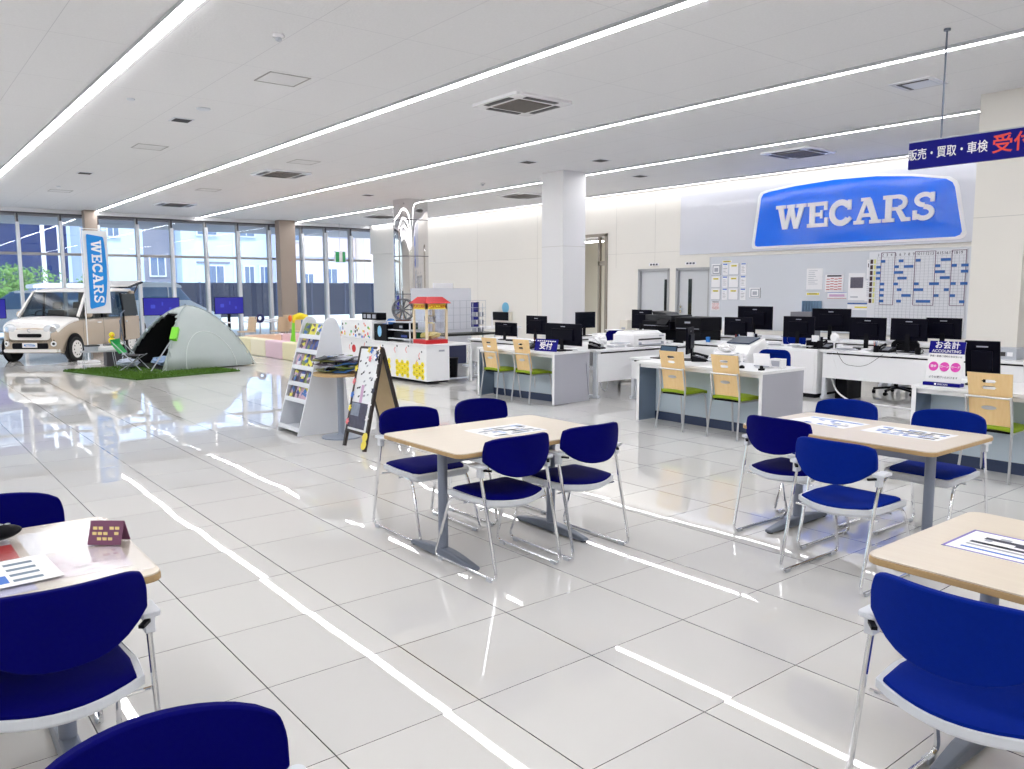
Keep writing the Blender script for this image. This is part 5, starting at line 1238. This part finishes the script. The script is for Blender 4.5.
B(-a+.02,a-.02,-a+.02,a-.02,.002,.02,mat('tent_floor',S(30,32,40),.7)).build('groundsheet',t)
for s1,s2 in ((1,1),(1,-1),(-1,1),(-1,-1)):
    MB(mat('tent_pole_sleeve',S(160,172,174),.6)).tube([tp(s1*k/12,s2*k/12,1.004) for k in range(13)],.012,6).build('pole_sleeve',t)
arch=[]
for k in range(21):
    th=PI*k/20; u=.40*math.cos(th); h=.72*math.sin(th)
    v=-1.+ (1-0)*0
    # point on the -y facet: v from -1 (ground) upward
    hh=h/Ht; rr_=(max(0,1-(hh)**(1/.84)))**(1/1.75); arch.append((u*a*1.4,-rr_*a*1.008,h))
MB(mat('tent_seam',S(206,214,212),.6)).tube(arch,.010,6).build('window_seam',t)
MB(INK).bar((.0,-.49,.885),(.40,-.49,.885),.006,.022,(0,.5,.8)).bar((.16,-.52,.845),(.28,-.52,.845),.006,.025,(0,.5,.8)).build('printed_line',t)
MB(mat('toy_green',0)).bar((-.68,-.74,.58),(-.55,-.60,.80),.13,.08,(0,0,1)).build('rolled_door_flap',t)
MB(GREYM).tube([(-.63,-.68,.66),(-1.15,-.75,.0)],.012).build('awning_pole',t)
for x,y,dx,dy in ((-.95,-.95,-.15,-.15),(.95,-.95,.16,-.12),(.95,.95,.15,.15),(-.95,.95,-.15,.15)): MB(mat('cord',S(200,200,200),.6)).tube([(x*.98,y*.98,.05),(x+dx,y+dy,0)],.004,5).build('guy_cord',t)
BAG=mat('bedding_blue',S(150,176,214),.7)
crumple('sleeping_bag','pale blue bedding spilling out of the dark tent entrance','bedding',4.62,17.25,.05,.20,BAG,21,(1.0,2.2,.45))
crumple('sleeping_bag','white and navy blanket heap at the front of the tent entrance','bedding',4.02,17.55,.03,.16,mat('blanket',S(190,200,220),.7),22,(1.2,1.6,.5))
# camp chair
t=thing('camp_chair','folding camp chair with bright green back rest in front of the tent','chair',(3.98,16.95,.025),-2.1); t.scale=(.85,.85,.85)
MB(TGREEN).add([(-.28,-.22,.40),(.28,-.22,.40),(.34,-.38,.72),(-.34,-.38,.72),(-.30,-.36,.60),(.30,-.36,.60)],[(0,1,5,4),(4,5,2,3)]).build('back_cloth',t)
o=MB(BLACK).grid([[(x*.27,y*.22,.34-.05*(1-x*x)*(1-y*y)) for y in (-1,-.5,0,.5,1)] for x in (-1,-.5,0,.5,1)],thick=(0,0,.01)); o.build('seat_cloth',t)
for s in (-1,1): MB(GREYM).tube([(s*.28,-.25,0),(-s*.28,.22,.36)],.011).tube([(s*.28,.25,0),(s*.3,-.36,.68)],.011).build('frame_tube',t)
# camp table with things
t=thing('camp_table','low metal folding camp table beside the tent','table',(3.55,17.85,.025),-.1); t.scale=(.75,.9,1)
MB(ALU).box(-.42,.42,-.22,.22,.33,.35).build('tabletop',t)
for x in (-.38,.38):
    for y in (-.18,.18): MB(ALU).tube([(x*.9,y,.34),(x*1.05,y*1.2,0)],.009).build('leg',t)
t=thing('camp_stove','round grey camping pot with black lid on the low camp table','pot',(3.42,17.83,.375)); MB(GREYM).lathe([(.13,0),(.14,.10),(1e-5,.10)],20).build('pot_body',t); MB(BLACK).lathe([(.15,.10),(.15,.115),(.03,.13),(1e-5,.13)],20).build('lid',t)
tag(MB(WHITEG).box(-.17,.17,-.1,.1,0,.09).build('cooler_box',loc=(3.68,17.83,.375),bevel=.02),'white flat box on the low camp table beside the pot','box')
t=thing('duck_toy','small yellow duck figure standing by the camp table','toy',(3.95,18.55,.46)); MB(YEL).ball((0,0,.07),.07,sc=(1,1.2,1)).ball((0,-.03,.19),.06).build('duck_body',t); MB(ORNG).ball((0,-.09,.185),.02,sc=(1,1.6,.5)).build('beak',t)
tag(MB(mat('crate_dark',S(60,60,66),.6)).box(-.15,.15,-.15,.15,0,.46).build('storage_crate',loc=(3.95,18.55,.0),bevel=.01),'dark storage crate carrying the duck figure behind the camp table','crate')
# banner
t=thing('flag_banner','tall white flag banner with a blue plate and white capital letters on a white pole','banner',(3.71,19.72,0))
MB(WHITEG).tube([(0,0,.04),(0,0,2.94)],.013).build('pole',t); MB(WHITEG).prism(rrect(-.2,.2,-.2,.2,.04),.04,(0,0,0)).build('foot_weight',t,bevel=.01)
MB(WHITEG).tube([(0,0,2.92),(.51,-.07,2.91)],.008).build('top_arm',t)
U=Vector((.9903,-.139,0)); Z=Vector((0,0,1))
fb=MB(mat('banner_cloth',S(238,240,244),.6)); P=[]
for i in range(7):
    P.append([tuple(U*(.02+.49*i/6)+Vector((0,.01*math.sin(i*1.1+j*.7),1.08+1.80*j/8))) for j in range(9)])
fb.grid(P,thick=(.001,.003,0)); fb.build('flag_cloth',t)
m=MB(mat('banner_blue',S(10,140,226),.5))
cU=U*.28+Vector((0,-.022,1.99)); m.prism([(-q[0],q[1]) for q in badge(1.62,.37)][::-1],-.004,cU,Z,U); m.build('blue_plate',t)
m=MB(PAPER); slabtext(m,'WECARS',cU+Vector((0,-.006,0)),-Z,U,.20,-.004,.10); m.build('banner_letters',t)
# TVs on stands and waiting furniture by the glass
def tv(label,x,y,w=.86,h=.5,z=.88):
    t=thing('television',label,'television',(x,y,0),0,'televisions near the glass wall')
    MB(BLACK).box(-w/2,w/2,-.02,.02,z,z+h).build('housing',t,bevel=.006)
    B(-w/2+.015,w/2-.015,-.0215,-.02,z+.015,z+h-.015,emit('tv_blue',(.003,.003,.30),.75)).use(emit('tv_light',(.03,.05,.45),.9)).box(-w*.3,-w*.18,-.0225,-.0215,z+h*.4,z+h*.6).box(0,.04,-.0225,-.0215,z+h*.55,z+h*.75).box(w*.2,w*.26,-.0225,-.0215,z+h*.3,z+h*.45).build('screen',t)
    MB(BLACK).box(-.04,.04,.02,.06,.05,z+.3).build('stand_post',t); MB(BLACK).prism(rrect(-.3,.3,-.2,.25,.05),.03,(0,0,0)).build('stand_base',t); return t
tv('television with a deep blue screen standing to the right of the tent',8.35,24.0); tv('blue television partly hidden behind the minivan and the tent',6.45,24.0,.98); tv('blue television cut by the left picture edge',2.35,24.2,.75)
def cafe_chair(label,x,y,rz):
    t=thing('lounge_chair',label,'chair',(x,y,0),rz,'beige chairs near the glass wall')
    MB(mat('beige_shell',S(214,190,160),.5)).grid([[(u*.22,-.2+.05*u*u-.06*v,.44+.40*v) for v in (0,.33,.66,1)] for u in (-1,-.5,0,.5,1)],thick=(0,.02,0)).build('backrest',t)
    MB(mat('beige_shell',0)).prism(rrect(-.21,.21,-.2,.2,.06),.03,(0,0,.42)).build('seat',t)
    for sx in (-1,1):
        for sy in (-1,1): MB(GREYM).tube([(sx*.17,sy*.16,.42),(sx*.2,sy*.2,0)],.010).build('leg',t)
    return t
for k,(x,y,r) in enumerate([(9.02,21.9,.4),(9.75,22.0,-.6),(9.9,23.0,PI),(8.15,22.1,1.7),(9.4,21.3,2.9)]): cafe_chair(['beige chair right of the tent top','beige chair beside the column under the glass wall','beige chair farthest right of the waiting tables','beige chair behind the tent shoulder','beige chair nearest the rear padded blocks'][k],x,y,r)
for k,(x,y) in enumerate([(8.9,22.7),(9.6,24.4),(7.4,22.9)]):
    t=thing('waiting_table',['white-topped waiting table right of the tent','white waiting table below the television stand','white waiting table half hidden by the tent'][k],'table',(x,y,0)); MB(WHITEP).box(-.5,.5,-.3,.3,.66,.69).build('tabletop',t,bevel=.003)
    for sx in (-1,1): MB(GREYM).box(sx*.4-.02,sx*.4+.02,-.25,.25,0,.03).box(sx*.4-.015,sx*.4+.015,-.02,.02,.03,.66).build('leg',t)
t=thing('ring_toy','round navy and white ring toy on the waiting table right of the tent','toy',(8.5,22.0,.0)); m=MB(mat('ring_navy',S(20,30,90),.5)); m.M=Matrix.Translation((0,0,.80)); m.lathe([(.06,-.04),(.12,-.035),(.13,0),(.12,.035),(.06,.04),(.06,-.04)],24,ax='y'); m.build('ring',t); MB(GREYM).lathe([(.16,0),(.16,.02),(.02,.03),(.02,.67)],16).build('stand',t)
# ================================================================ MINIVAN
CB=mat('car_beige',S(192,176,158),.25,.15,coat=.8); CW=mat('car_white',S(238,236,234),.25,coat=.8); CGL=mat('car_glass_dark',(.035,.045,.055),.12,spec=.35)
CIN=mat('car_interior',S(40,38,38),.8); CSEAT=mat('car_seat',S(120,112,104),.8)
def hull(mb, st, sec, m_of=None):
    """st: list of (y, halfwidth, zbottom, ztop); sec(hw,zb,zt)->points from lower left over the top to lower right"""
    rings=[[(p[0],y,p[1]) for p in sec(hw,zb,zt)] for y,hw,zb,zt in st]
    n=len(rings[0]); vs=[p for r in rings for p in r]; k=len(rings)
    fs=[(i*n+j,i*n+j+1,(i+1)*n+j+1,(i+1)*n+j) for i in range(k-1) for j in range(n-1)]
    fs+=[(i*n+n-1,i*n,(i+1)*n,(i+1)*n+n-1) for i in range(k-1)]
    fs+=[tuple(range(n))[::-1],tuple(range((k-1)*n,k*n))]
    return mb.add(vs,fs,True)
def boolcut(o, boxes, m):
    for b in boxes:
        c=B(*b,m).build('cut'); md=o.modifiers.new('b','BOOLEAN'); md.operation='DIFFERENCE'; md.object=c; md.solver='EXACT'; md.material_mode='TRANSFER'
        bpy.context.view_layer.update(); dg=bpy.context.evaluated_depsgraph_get(); me=bpy.data.meshes.new_from_object(o.evaluated_get(dg))
        o.modifiers.clear(); o.data=me; bpy.data.objects.remove(c)
def wheel(parent,x,y,r,s,cap=CW):
    m=MB(RUBBER); M0=Matrix.Translation((x,y,r)); m.M=M0
    m.lathe([(r*.62,-.075),(r*.93,-.08),(r,-.055),(r,.055),(r*.93,.08),(r*.62,.075)],28,ax='x'); o=m.build('tyre',parent)
    c=MB(cap); c.M=M0; e=s*.078
    c.M=M0@(Matrix.Identity(4) if s>0 else Matrix.Rotation(PI,4,'Z')); c.lathe([(r*.74,.066),(r*.70,.084),(r*.3,.092),(1e-5,.095)],28,ax='x'); c.build('wheel_cover',o)
    h=MB(DARK); h.M=c.M
    for k in range(10):
        a=2*PI*k/10; h.M=c.M@Matrix.Translation((.0885,.48*r*math.cos(a),.48*r*math.sin(a))); h.lathe([(.018,-.004),(.018,.002),(1e-5,.003)],8,ax='x')
    h.build('cover_holes',o)
def sec_low(hw,zb,zt):
    h=[(.90,zb),(.97,zb+.06),(1.0,zb+.22),(1.0,zb+(zt-zb)*.62),(.975,zb+(zt-zb)*.86),(.91,zt-.015),(.62,zt+.012),(.25,zt+.022)]
    return [(-a*hw,z) for a,z in h]+[(a*hw,z) for a,z in reversed(h)]
t=thing('minivan','beige and white two-tone minivan with open sliding door and raised tailgate','car',(3.81,21.74,0),math.radians(139.5))
L_st=[(-1.69,.62,.42,.80),(-1.67,.69,.28,.93),(-1.55,.735,.22,.955),(-1.0,.7375,.20,.955),(0,.7375,.20,.955),(.8,.7375,.20,.955),(1.02,.735,.20,.975),(1.2,.73,.20,.955),(1.42,.715,.20,.90),(1.56,.68,.20,.83),(1.645,.62,.22,.74),(1.68,.55,.26,.62),(1.69,.48,.34,.52)]
body=MB(CB); hull(body,L_st,sec_low); bo=body.build('lower_body',t)
boolcut(bo,[(-.9,.45,-.86,-.02,.36,1.2)],CIN)
# bonnet and front upper in white, as a skin just above the beige body
bn=MB(CW); st=[(y,hw*.935,zt-.10,zt+.008) for y,hw,zb,zt in L_st[6:11]]
def sec_cap(hw,zb,zt): 
    h=[(1.07,zb+.03),(1.06,zb+.07),(.985,zt-.012),(.67,zt+.012),(.27,zt+.022)]
    return [(-a*hw,z) for a,z in h]+[(a*hw,z) for a,z in reversed(h)]
hull(bn,st,sec_cap); bn.build('bonnet',t)
def sec_cab(hw,zb,zt):
    h=[(1.0,zb),(.985,zb+.1),(.90,zt-.06),(.84,zt)]
    return [(-a*hw,z) for a,z in h]+[(a*hw,z) for a,z in reversed(h)]
cab=MB(CARGL); 
cst=[(-1.64,.70,.93,1.0),(-1.63,.715,.93,1.30),(-1.60,.72,.93,1.56),(-1.4,.72,.93,1.585),(.35,.72,.93,1.585),(.52,.72,.93,1.52),(.98,.72,.93,1.0)]
hull(cab,cst,sec_cab); co=cab.build('glasshouse',t)
boolcut(co,[(-.9,.9,-.84,-.04,.9,1.45)],CIN)
rf=MB(CW); hull(rf,[(-1.66,.56,1.575,1.60),(-1.58,.62,1.565,1.635),(-1.0,.635,1.57,1.655),(.1,.635,1.57,1.65),(.42,.61,1.565,1.61),(.50,.58,1.545,1.565)],lambda hw,zb,zt:[(-hw*1.02,zb),(-hw,zt-.02),(-hw*.7,zt),(hw*.7,zt),(hw,zt-.02),(hw*1.02,zb)]); rf.build('roof',t)
for s in (-1,1):
    MB(CW).bar((s*.695,.99,.99),(s*.62,.46,1.56),.05,.05,(0,0,1)).build('front_pillar',t)
    MB(BLACK).bar((s*.722,-.0,.95),(s*.655,-.0,1.55),.05,.03,(0,1,0)).build('centre_pillar',t)
    MB(CB).bar((s*.70,-1.55,.95),(s*.64,-1.55,1.57),.09,.16,(0,1,0)).build('rear_pillar',t)
    MB(CW).bar((s*.60,-1.6,1.58),(s*.60,.44,1.575),.05,.05,(0,0,1)).build('roof_rail',t)
    MB(WHITEG).box(s*.74,s*.748,-1.1,.85,.24,.31).build('side_sill',t)
    m=MB(CB); m.M=Matrix.Translation((s*.80,.74,1.04))@Matrix.Diagonal((.10,.06,.085,1)); m.ball((0,0,0),1.); m.build('wing_mirror',t)
    for y in (1.23,-1.23):
        a=MB(BLACK); a.M=Matrix.Translation((s*.738,y,.30)); a.lathe([(.335,-.006),(.335,.004),(1e-5,.004)],28,ax='x'); a.build('wheel_arch',t)
        wheel(t,s*.70,y,.275,s)
    h=MB(mat('headlamp',S(226,230,236),.08,.3,coat=1.)); h.M=Matrix.Translation((s*.49,1.60,.735))@Matrix.Rotation(-s*.45,4,'Z')@Matrix.Diagonal((.20,.08,.12,1)); h.ball((0,0,0),1.,18,10); ho=h.build('headlamp',t)
    h=MB(CHROME); h.M=Matrix.Translation((s*.515,1.665,.735))@Matrix.Rotation(-s*.45,4,'Z'); h.lathe([(.06,.0),(.065,.012),(.055,.012)],18,ax='y'); h.build('lamp_ring',ho)
    f=MB(WHITEG); f.M=Matrix.Translation((s*.52,1.675,.42))@Matrix.Rotation(-s*.35,4,'Z'); f.lathe([(.055,-.02),(.06,.03),(.05,.035),(1e-5,.035)],18,ax='y'); fo=f.build('fog_lamp',t)
    g=MB(DARK); g.M=f.M; g.lathe([(.03,.035),(.03,.04),(1e-5,.04)],12,(0,0,0),'y'); g.build('lamp_eye',fo)
MB(BLACK).prism(rrect(-.27,.27,-.04,.04,.035),-.03,(0,1.715,.60),(-1,0,0),(0,0,1)).build('upper_grille',t)
MB(CW).prism(rrect(-.46,.46,-.10,.13,.08),-.05,(0,1.700,.60),(-1,0,0),(0,0,1)).build('grille_surround',t)
MB(BLACK).prism(rrect(-.40,.40,-.065,.065,.04),-.03,(0,1.712,.37),(-1,0,0),(0,0,1)).build('lower_grille',t)
MB(CW).prism(rrect(-.60,.60,-.035,.035,.03),-.10,(0,1.71,.265),(-1,0,0),(0,0,1)).build('bumper_lip',t)
MB(CW).box(-.62,.62,1.45,1.64,.23,.30).build('bumper_lip',t)
pl=MB(PAPER).box(-.165,.165,1.712,1.724,.335,.44).build('number_plate',t); MB(mat('banner_blue',0)).prism(badge(.26,.05),-.004,(0,1.724,.387),(-1,0,0),(0,0,1)).build('plate_logo',pl)
m=MB(PAPER); slabtext(m,'WECARS',(0,1.7285,.385),(-1,0,0),(0,0,1),.025,-.002,.05); m.build('plate_letters',pl)
em=MB(DGREY)
for q in ring(0,0,.045,.04,.014,math.radians(60),math.radians(300),10): em.prism(q,-.01,(0,1.700,.71),(-1,0,0),(0,0,1))
em.build('front_emblem',t)
MB(BLACK).bar((-.45,1.0,1.005),(.05,.93,1.06),.012,.012).bar((.05,1.0,1.005),(.5,.93,1.06),.012,.012).build('wiper',t)
MB(DARK).box(-.7392,-.738,-.015,-.005,.33,.95).box(-.7392,-.738,.86,.868,.42,.93).build('door_gap',t)
MB(CW).box(-.755,-.738,.12,.26,.82,.85).build('door_handle',t)
sd=MB(CB).box(-.80,-.765,-1.62,-.90,.34,.94).build('sliding_door',t,bevel=.02); MB(CGL).bar((-.775,-1.26,.95),(-.71,-1.26,1.50),.66,.02,(1,0,0)).build('door_window',sd)
MB(CHROME).box(-.815,-.80,-.98,-.90,.80,.84).build('door_handle',sd); MB(BLACK).bar((-.775,-.90,.40),(-.775,-.90,.94),.02,.03,(0,1,0)).bar((-.775,-.90,.94),(-.70,-.90,1.52),.03,.03,(0,1,0)).build('door_edge',sd)
tg=MB(CGL).bar((0,-1.60,1.66),(0,-2.35,1.80),1.2,.05,(0,0,1)).build('raised_tailgate',t,bevel=.02); MB(CW).bar((0,-1.58,1.69),(0,-2.30,1.835),1.1,.02,(0,0,1)).build('tailgate_skin',tg)
for s in (-1,1): MB(DARK).bar((s*.6,-1.62,1.3),(s*.58,-2.05,1.72),.02,.02).build('gas_strut',t)
for x,y in ((-.32,-.32),(.25,-.32),(-.35,.35),(.35,.35)):
    m=MB(CSEAT).box(x-.22,x+.22,y-.22,y+.2,.40,.58); m.bar((x,y-.2,.55),(x,y-.32,1.12),.42,.11,(0,1,0)); m.bar((x,y-.33,1.14),(x,y-.35,1.30),.22,.08,(0,1,0)); m.build('seat',t,bevel=.02)
st_=MB(BLACK); st_.M=Matrix.Translation((.36,.62,.98))@Matrix.Rotation(-.5,4,'X'); st_.tube([(.16*math.cos(a),0,.16*math.sin(a)) for a in [2*PI*i/20 for i in range(20)]],.012,6,True); st_.build('steering_wheel',t)
t=thing('folded_pushchair','tall slim dark folded pushchair frame standing by the open sliding door','frame',(4.55,20.35,0),.3)
MB(DGREY).tube([(-.1,0,.05),(-.03,0,.6),(.02,0,1.05),(.1,0,1.12)],.016).tube([(.12,0,.05),(.03,0,.5),(-.03,0,.9)],.014).build('folded_frame',t)
for x in (-.12,.14): MB(RUBBER).lathe([(.05,-.015),(.05,.015)],14,(x,0,.05),'y').build('wheel',t)

# ================================================================ OUTSIDE
ASPH=mat('asphalt',S(196,206,214),.8,noise=.08,nscale=1.5)
struct(MB(ASPH).box(-40,90,YG+.15,120,-.12,-.02).build('ground'))
struct(B(-40,60,YG+.12,YG+3.6,3.75,4.3,mat('canopy_grey',S(166,166,172),.6)).build('trim_5'))
def ocar(label,x,y,rz,body,kind,name='car',Lc=4.2,H=1.75):
    t=thing(name,label,'car',(x,y,-.02),rz)
    hl=Lc/2; w=.85
    st=[(-hl,w*.85,.45,.75),(-hl+.06,w*.95,.28,.95),(-hl+.5,w,.25,1.02),(0,w,.25,1.02),(hl-1.25,w,.25,1.0),(hl-.5,w*.97,.25,.88),(hl-.1,w*.85,.28,.72),(hl,w*.7,.35,.6)]
    if kind=='van': st=[(y,a,z0,z1+(.26 if -1.9<y<hl-1.0 else 0)) for y,a,z0,z1 in st]
    b=MB(body); hull(b,st,sec_low); b.build('body_shell',t)
    c=MB(mat('pane_sky',S(112,146,188),.1,coat=1.))
    if kind=='van': cs=[(-hl+.12,w*.9,.98,1.1),(-hl+.25,w*.92,.98,H-.08),(hl-1.7,w*.92,.98,H-.05),(hl-1.0,w*.92,.98,1.06)]; r=[(-hl+.18,w*.86,H-.20,H-.06),(-hl+.5,w*.88,H-.2,H),(hl-1.75,w*.87,H-.2,H-.01),(hl-1.5,w*.80,H-.22,H-.12)]
    else: cs=[(-hl+.5,w*.9,.98,1.05),(-hl+1.1,w*.88,.98,H-.06),(hl-2.0,w*.88,.98,H-.05),(hl-1.15,w*.9,.98,1.03)]; r=[(-hl+1.05,w*.74,H-.08,H-.04),(-hl+1.4,w*.78,H-.09,H),(hl-2.2,w*.78,H-.09,H),(hl-1.95,w*.72,H-.1,H-.06)]
    hull(c,cs,sec_cab); c.build('windows',t)
    rr_=MB(body); hull(rr_,r,lambda hw,zb,zt:[(-hw*1.04,zb),(-hw,zt-.02),(-hw*.7,zt),(hw*.7,zt),(hw,zt-.02),(hw*1.04,zb)]); rr_.build('roof',t)
    for s in (-1,1):
        for y in (-hl+.8,hl-.8): wheel(t,s*(w-.06),y,.32,s,ALU)
        for y in ((-hl+.3,0,hl-1.75) if kind=='van' else (-.1,)): MB(body).bar((s*w*.94,y,1.0),(s*w*.80,y,H-.06),.07,.03,(0,1,0)).build('pillar',t)
        MB(RED).box(s*w*.6-.1,s*w*.6+.1,-hl-.01,-hl+.03,.75,.9).build('tail_lamp',t)
        MB(mat('headlamp',0)).box(s*w*.62-.13,s*w*.62+.13,hl-.16,hl-.04,.62,.75).build('headlamp',t,bevel=.02)
        MB(body).box(s*(w+.02),s*(w+.18),hl-1.5,hl-1.38,1.0,1.12).build('mirror',t,bevel=.02)
    MB(PAPER).box(-.17,.17,-hl-.015,-hl,.6,.72).build('number_plate',t)
    return t
CWB=mat('car_white_cool',S(236,242,250),.25,coat=.8)
ocar('white van parked outside the glass wall behind the tent',8.5,31.6,-1.5,CWB,'van','van',4.0,1.92)
ocar('white van parked behind the minivan, its front corner hidden by the raised tailgate',6.6,34.6,-1.55,CWB,'van','van',4.2,1.9)
ocar('white saloon car parked outside at the far left edge',3.9,31.8,1.5,CWB,'sedan','car',4.3,1.62)
# dark fence panels
FN=mat('fence_navy',S(22,34,60),.7,noise=.06,nscale=3)
t=thing('panel_fence','dark navy panel fence beyond the car park','fence',(0,36.5,0))
xx=[6.2+1.75*i for i in range(11)]
for k in range(10):
    B(xx[k]+.03,xx[k+1]-.03,-.03,.03,.38,1.92,FN).build('fence_panel',t)
for x in xx: B(x-.03,x+.03,-.05,.05,-.02,1.95,mat('fence_post',S(60,70,96),.6)).build('fence_post',t)
B(xx[0],xx[-1],-.1,.1,-.02,.38,mat('kerb_pale',S(214,222,230),.8)).build('kerb',t)
t=thing('panel_fence','dark blue fence behind the bushes at the far left','fence',(-1,45.5,0)); B(0,11,-.03,.03,0,1.95,FN).build('fence_panel',t)
for k in range(5): B(k*2.7,k*2.7+.06,-.05,.05,0,2.,FN).build('fence_post',t)

def building(label,x0,x1,y,h,m,wins,bands=(),d=8,roof=None):
    t=thing('building',label,'building',(x0,y,0))
    B(0,x1-x0,0,d,-.02,h,m).build('wall',t)
    for (a,b,z0,z1,mm) in bands: B(a-x0,b-x0,-.05,0,z0,z1,mm).build('facade_band',t)
    for (a,b,z0,z1) in wins:
        f=B(a-x0-.08,b-x0+.08,-.12,0,z0-.08,z1+.08,mat('window_surround',S(206,212,220),.5)).build('window',t)
        B(a-x0,b-x0,-.14,-.12,z0,z1,mat('pane_dark',S(70,100,140),.08,coat=1.)).use(mat('window_surround',0)).box((a+b)/2-x0-.02,(a+b)/2-x0+.02,-.15,-.14,z0,z1).build('pane',f)
    if roof: B(-.2,x1-x0+.2,-.3,d,h,h+.25,roof).build('roof_edge',t)
    return t
W1=mat('house_iceblue',S(184,204,232),.8,noise=.03,nscale=1); W2=mat('house_lilac',S(196,200,226),.8); W3=mat('house_navy',S(20,44,96),.6,noise=.05,nscale=1)
W4=mat('house_beige',S(228,216,204),.8); W5=mat('house_mauve',S(200,190,200),.8); W6=mat('house_slate',S(120,124,142),.8)
# everything is on the axis x = k*y
building('dark blue building at the far left beyond the bushes',-4,9.4,54,9,W3,[(5.2,6.4,5.5,7.2),(7.6,8.6,5.6,7.0),(1,2.2,3,4.4),(3.2,4.2,5.4,7.0)],[(8.9,9.1,0,9,WHITEP)])
building('pale ice-blue house with a slate stair bay left of centre outside',9.6,13.2,46,11,W1,[(11.9,12.6,5.2,6.2),(11.9,12.6,2.4,3.4),(9.9,10.4,4.4,6.0)],[(11.6,12.9,-.0,11,W6)])
building('pale blue house with entrance canopy outside behind the tent',13.25,18.0,45,11,W1,[(14.1,15.1,4.6,5.9),(16.3,17.2,4.6,6.2),(14.6,15.4,.9,2.9),(16.6,17.1,2.0,2.9),(17.5,17.9,2.0,2.9)],[(14.0,15.8,3.05,3.15,W6),(16.0,16.1,0,11,W2)])
building('lilac-white house with a mauve upper band right of the tent outside',18.05,23.0,44,11,W2,[(18.6,19.4,4.4,5.6),(21.0,21.7,2.0,2.8),(19.6,20.2,1.8,2.5),(21.4,22.8,4.8,5.9)],[(18.9,23.0,3.5,4.6,W5)])
building('beige apartment house with a mauve balcony wall outside by the mirrored column',19.6+3.45,30.0,43,11,W4,[(23.6,24.6,5.3,6.2),(25.4,27.2,1.9,2.75),(27.9,29.4,1.7,2.6),(25.4,27.0,5.1,5.9)],[(23.05,30,3.3,4.9,W5),(23.05,24.9,0,3.2,W2),(27.3,30,5.0,6.0,FN)])
building('far ice-white block behind the flag banner',10.6,14,70,12,W1,[(11.2,12.1,6,7.4)],())
t=thing('utility_pole','slim white utility pole outside at the left','pole',(7.1,47,-.02)); MB(WHITEG).lathe([(.12,0),(.09,7.5)],12).build('shaft',t); MB(DGREY).box(-.6,.6,-.05,.05,6.8,6.9).build('cross_arm',t)
# bushes
LEAF=mat('leaf_green',S(96,140,66),.8,noise=.35,nscale=3); BARK=mat('bark',S(84,66,50),.9)
def bush(label,x,y,w,h,seed):
    t=thing('bush',label,'bush',(x,y,-.02)); r=random.Random(seed); m=MB(LEAF)
    blobs=[(r.uniform(-.6,.6)*w/2,r.uniform(-.4,.4)*w/2,h*r.uniform(.35,.72),w*r.uniform(.20,.32)) for _ in range(9)]
    for bx_,by_,bz_,br_ in blobs:
        for k in range(230):
            a=r.uniform(0,2*PI); c=r.uniform(-1,1); q=math.sqrt(1-c*c); rad=br_*r.uniform(.75,1.05)
            p=Vector((bx_+rad*q*math.cos(a),by_+rad*q*math.sin(a),max(.1,bz_+rad*c))); s=.09
            u=Vector((r.uniform(-1,1),r.uniform(-1,1),r.uniform(-1,1))).normalized(); v=u.orthogonal().normalized()
            m.add([p-u*s,p+v*s*.5,p+u*s,p-v*s*.5],[(0,1,2,3)])
    m.build('foliage',t); MB(BARK).tube([(0,0,0),(.05,0,h*.3),(0,.05,h*.6)],.07,7,rs=[.1,.07,.04]).build('stem',t); return t
bush('rounded green bush outside at the left edge, larger one',5.9,42,3.3,2.95,1); bush('low green bush outside beyond the first, between mullions left of the banner',8.5,43.4,2.0,2.9,2); bush('green shrub outside at the extreme left edge',4.2,39,1.4,1.9,3)

# ================================================================ LIGHT, SKY, CAMERA
w=bpy.data.worlds.new('world'); bpy.context.scene.world=w; w.use_nodes=True; nt=w.node_tree; bg=nt.nodes['Background']
sky=nt.nodes.new('ShaderNodeTexSky'); sky.sky_type='NISHITA'; sky.sun_disc=False; sky.sun_elevation=math.radians(48); sky.sun_rotation=math.radians(150); sky.air_density=1.; sky.dust_density=1.5
mx=nt.nodes.new('ShaderNodeMix'); mx.data_type='RGBA'; mx.inputs[0].default_value=.45; mx.inputs[7].default_value=(5.5,5.8,6.2,1)
nt.links.new(sky.outputs[0],mx.inputs[6]); nt.links.new(mx.outputs[2],bg.inputs[0]); bg.inputs[1].default_value=.27
sd=bpy.data.lights.new('sun','SUN'); sd.energy=3.4; sd.angle=.1; sd.color=(1,.97,.92); so=bpy.data.objects.new('sun',sd); COL.objects.link(so); so.rotation_euler=(math.radians(30),0,math.radians(-25))
sc_=bpy.context.scene
yaw,pitch,roll=0.67114,0.11717,-.0035
c,s=math.cos(yaw),math.sin(yaw); cp,sp=math.cos(pitch),math.sin(pitch)
fw=Vector((s*cp,c*cp,-sp)); ri=Vector((c,-s,0)); up=ri.cross(fw)
r2=ri*math.cos(roll)+up*math.sin(roll); u2=up*math.cos(roll)-ri*math.sin(roll)
M=Matrix((r2,u2,-fw)).transposed().to_4x4(); M.translation=(0,0,1.565)
cd=bpy.data.cameras.new('camera'); cd.sensor_width=36; cd.lens=805/1024*36; cd.clip_start=.05; cd.clip_end=400
co=bpy.data.objects.new('camera',cd); COL.objects.link(co); co.matrix_world=M; sc_.camera=co
sc_.view_settings.view_transform='Standard'; sc_.view_settings.look='None'; sc_.view_settings.gamma=1; sc_.view_settings.exposure=0.58; sc_.view_settings.use_curve_mapping=False
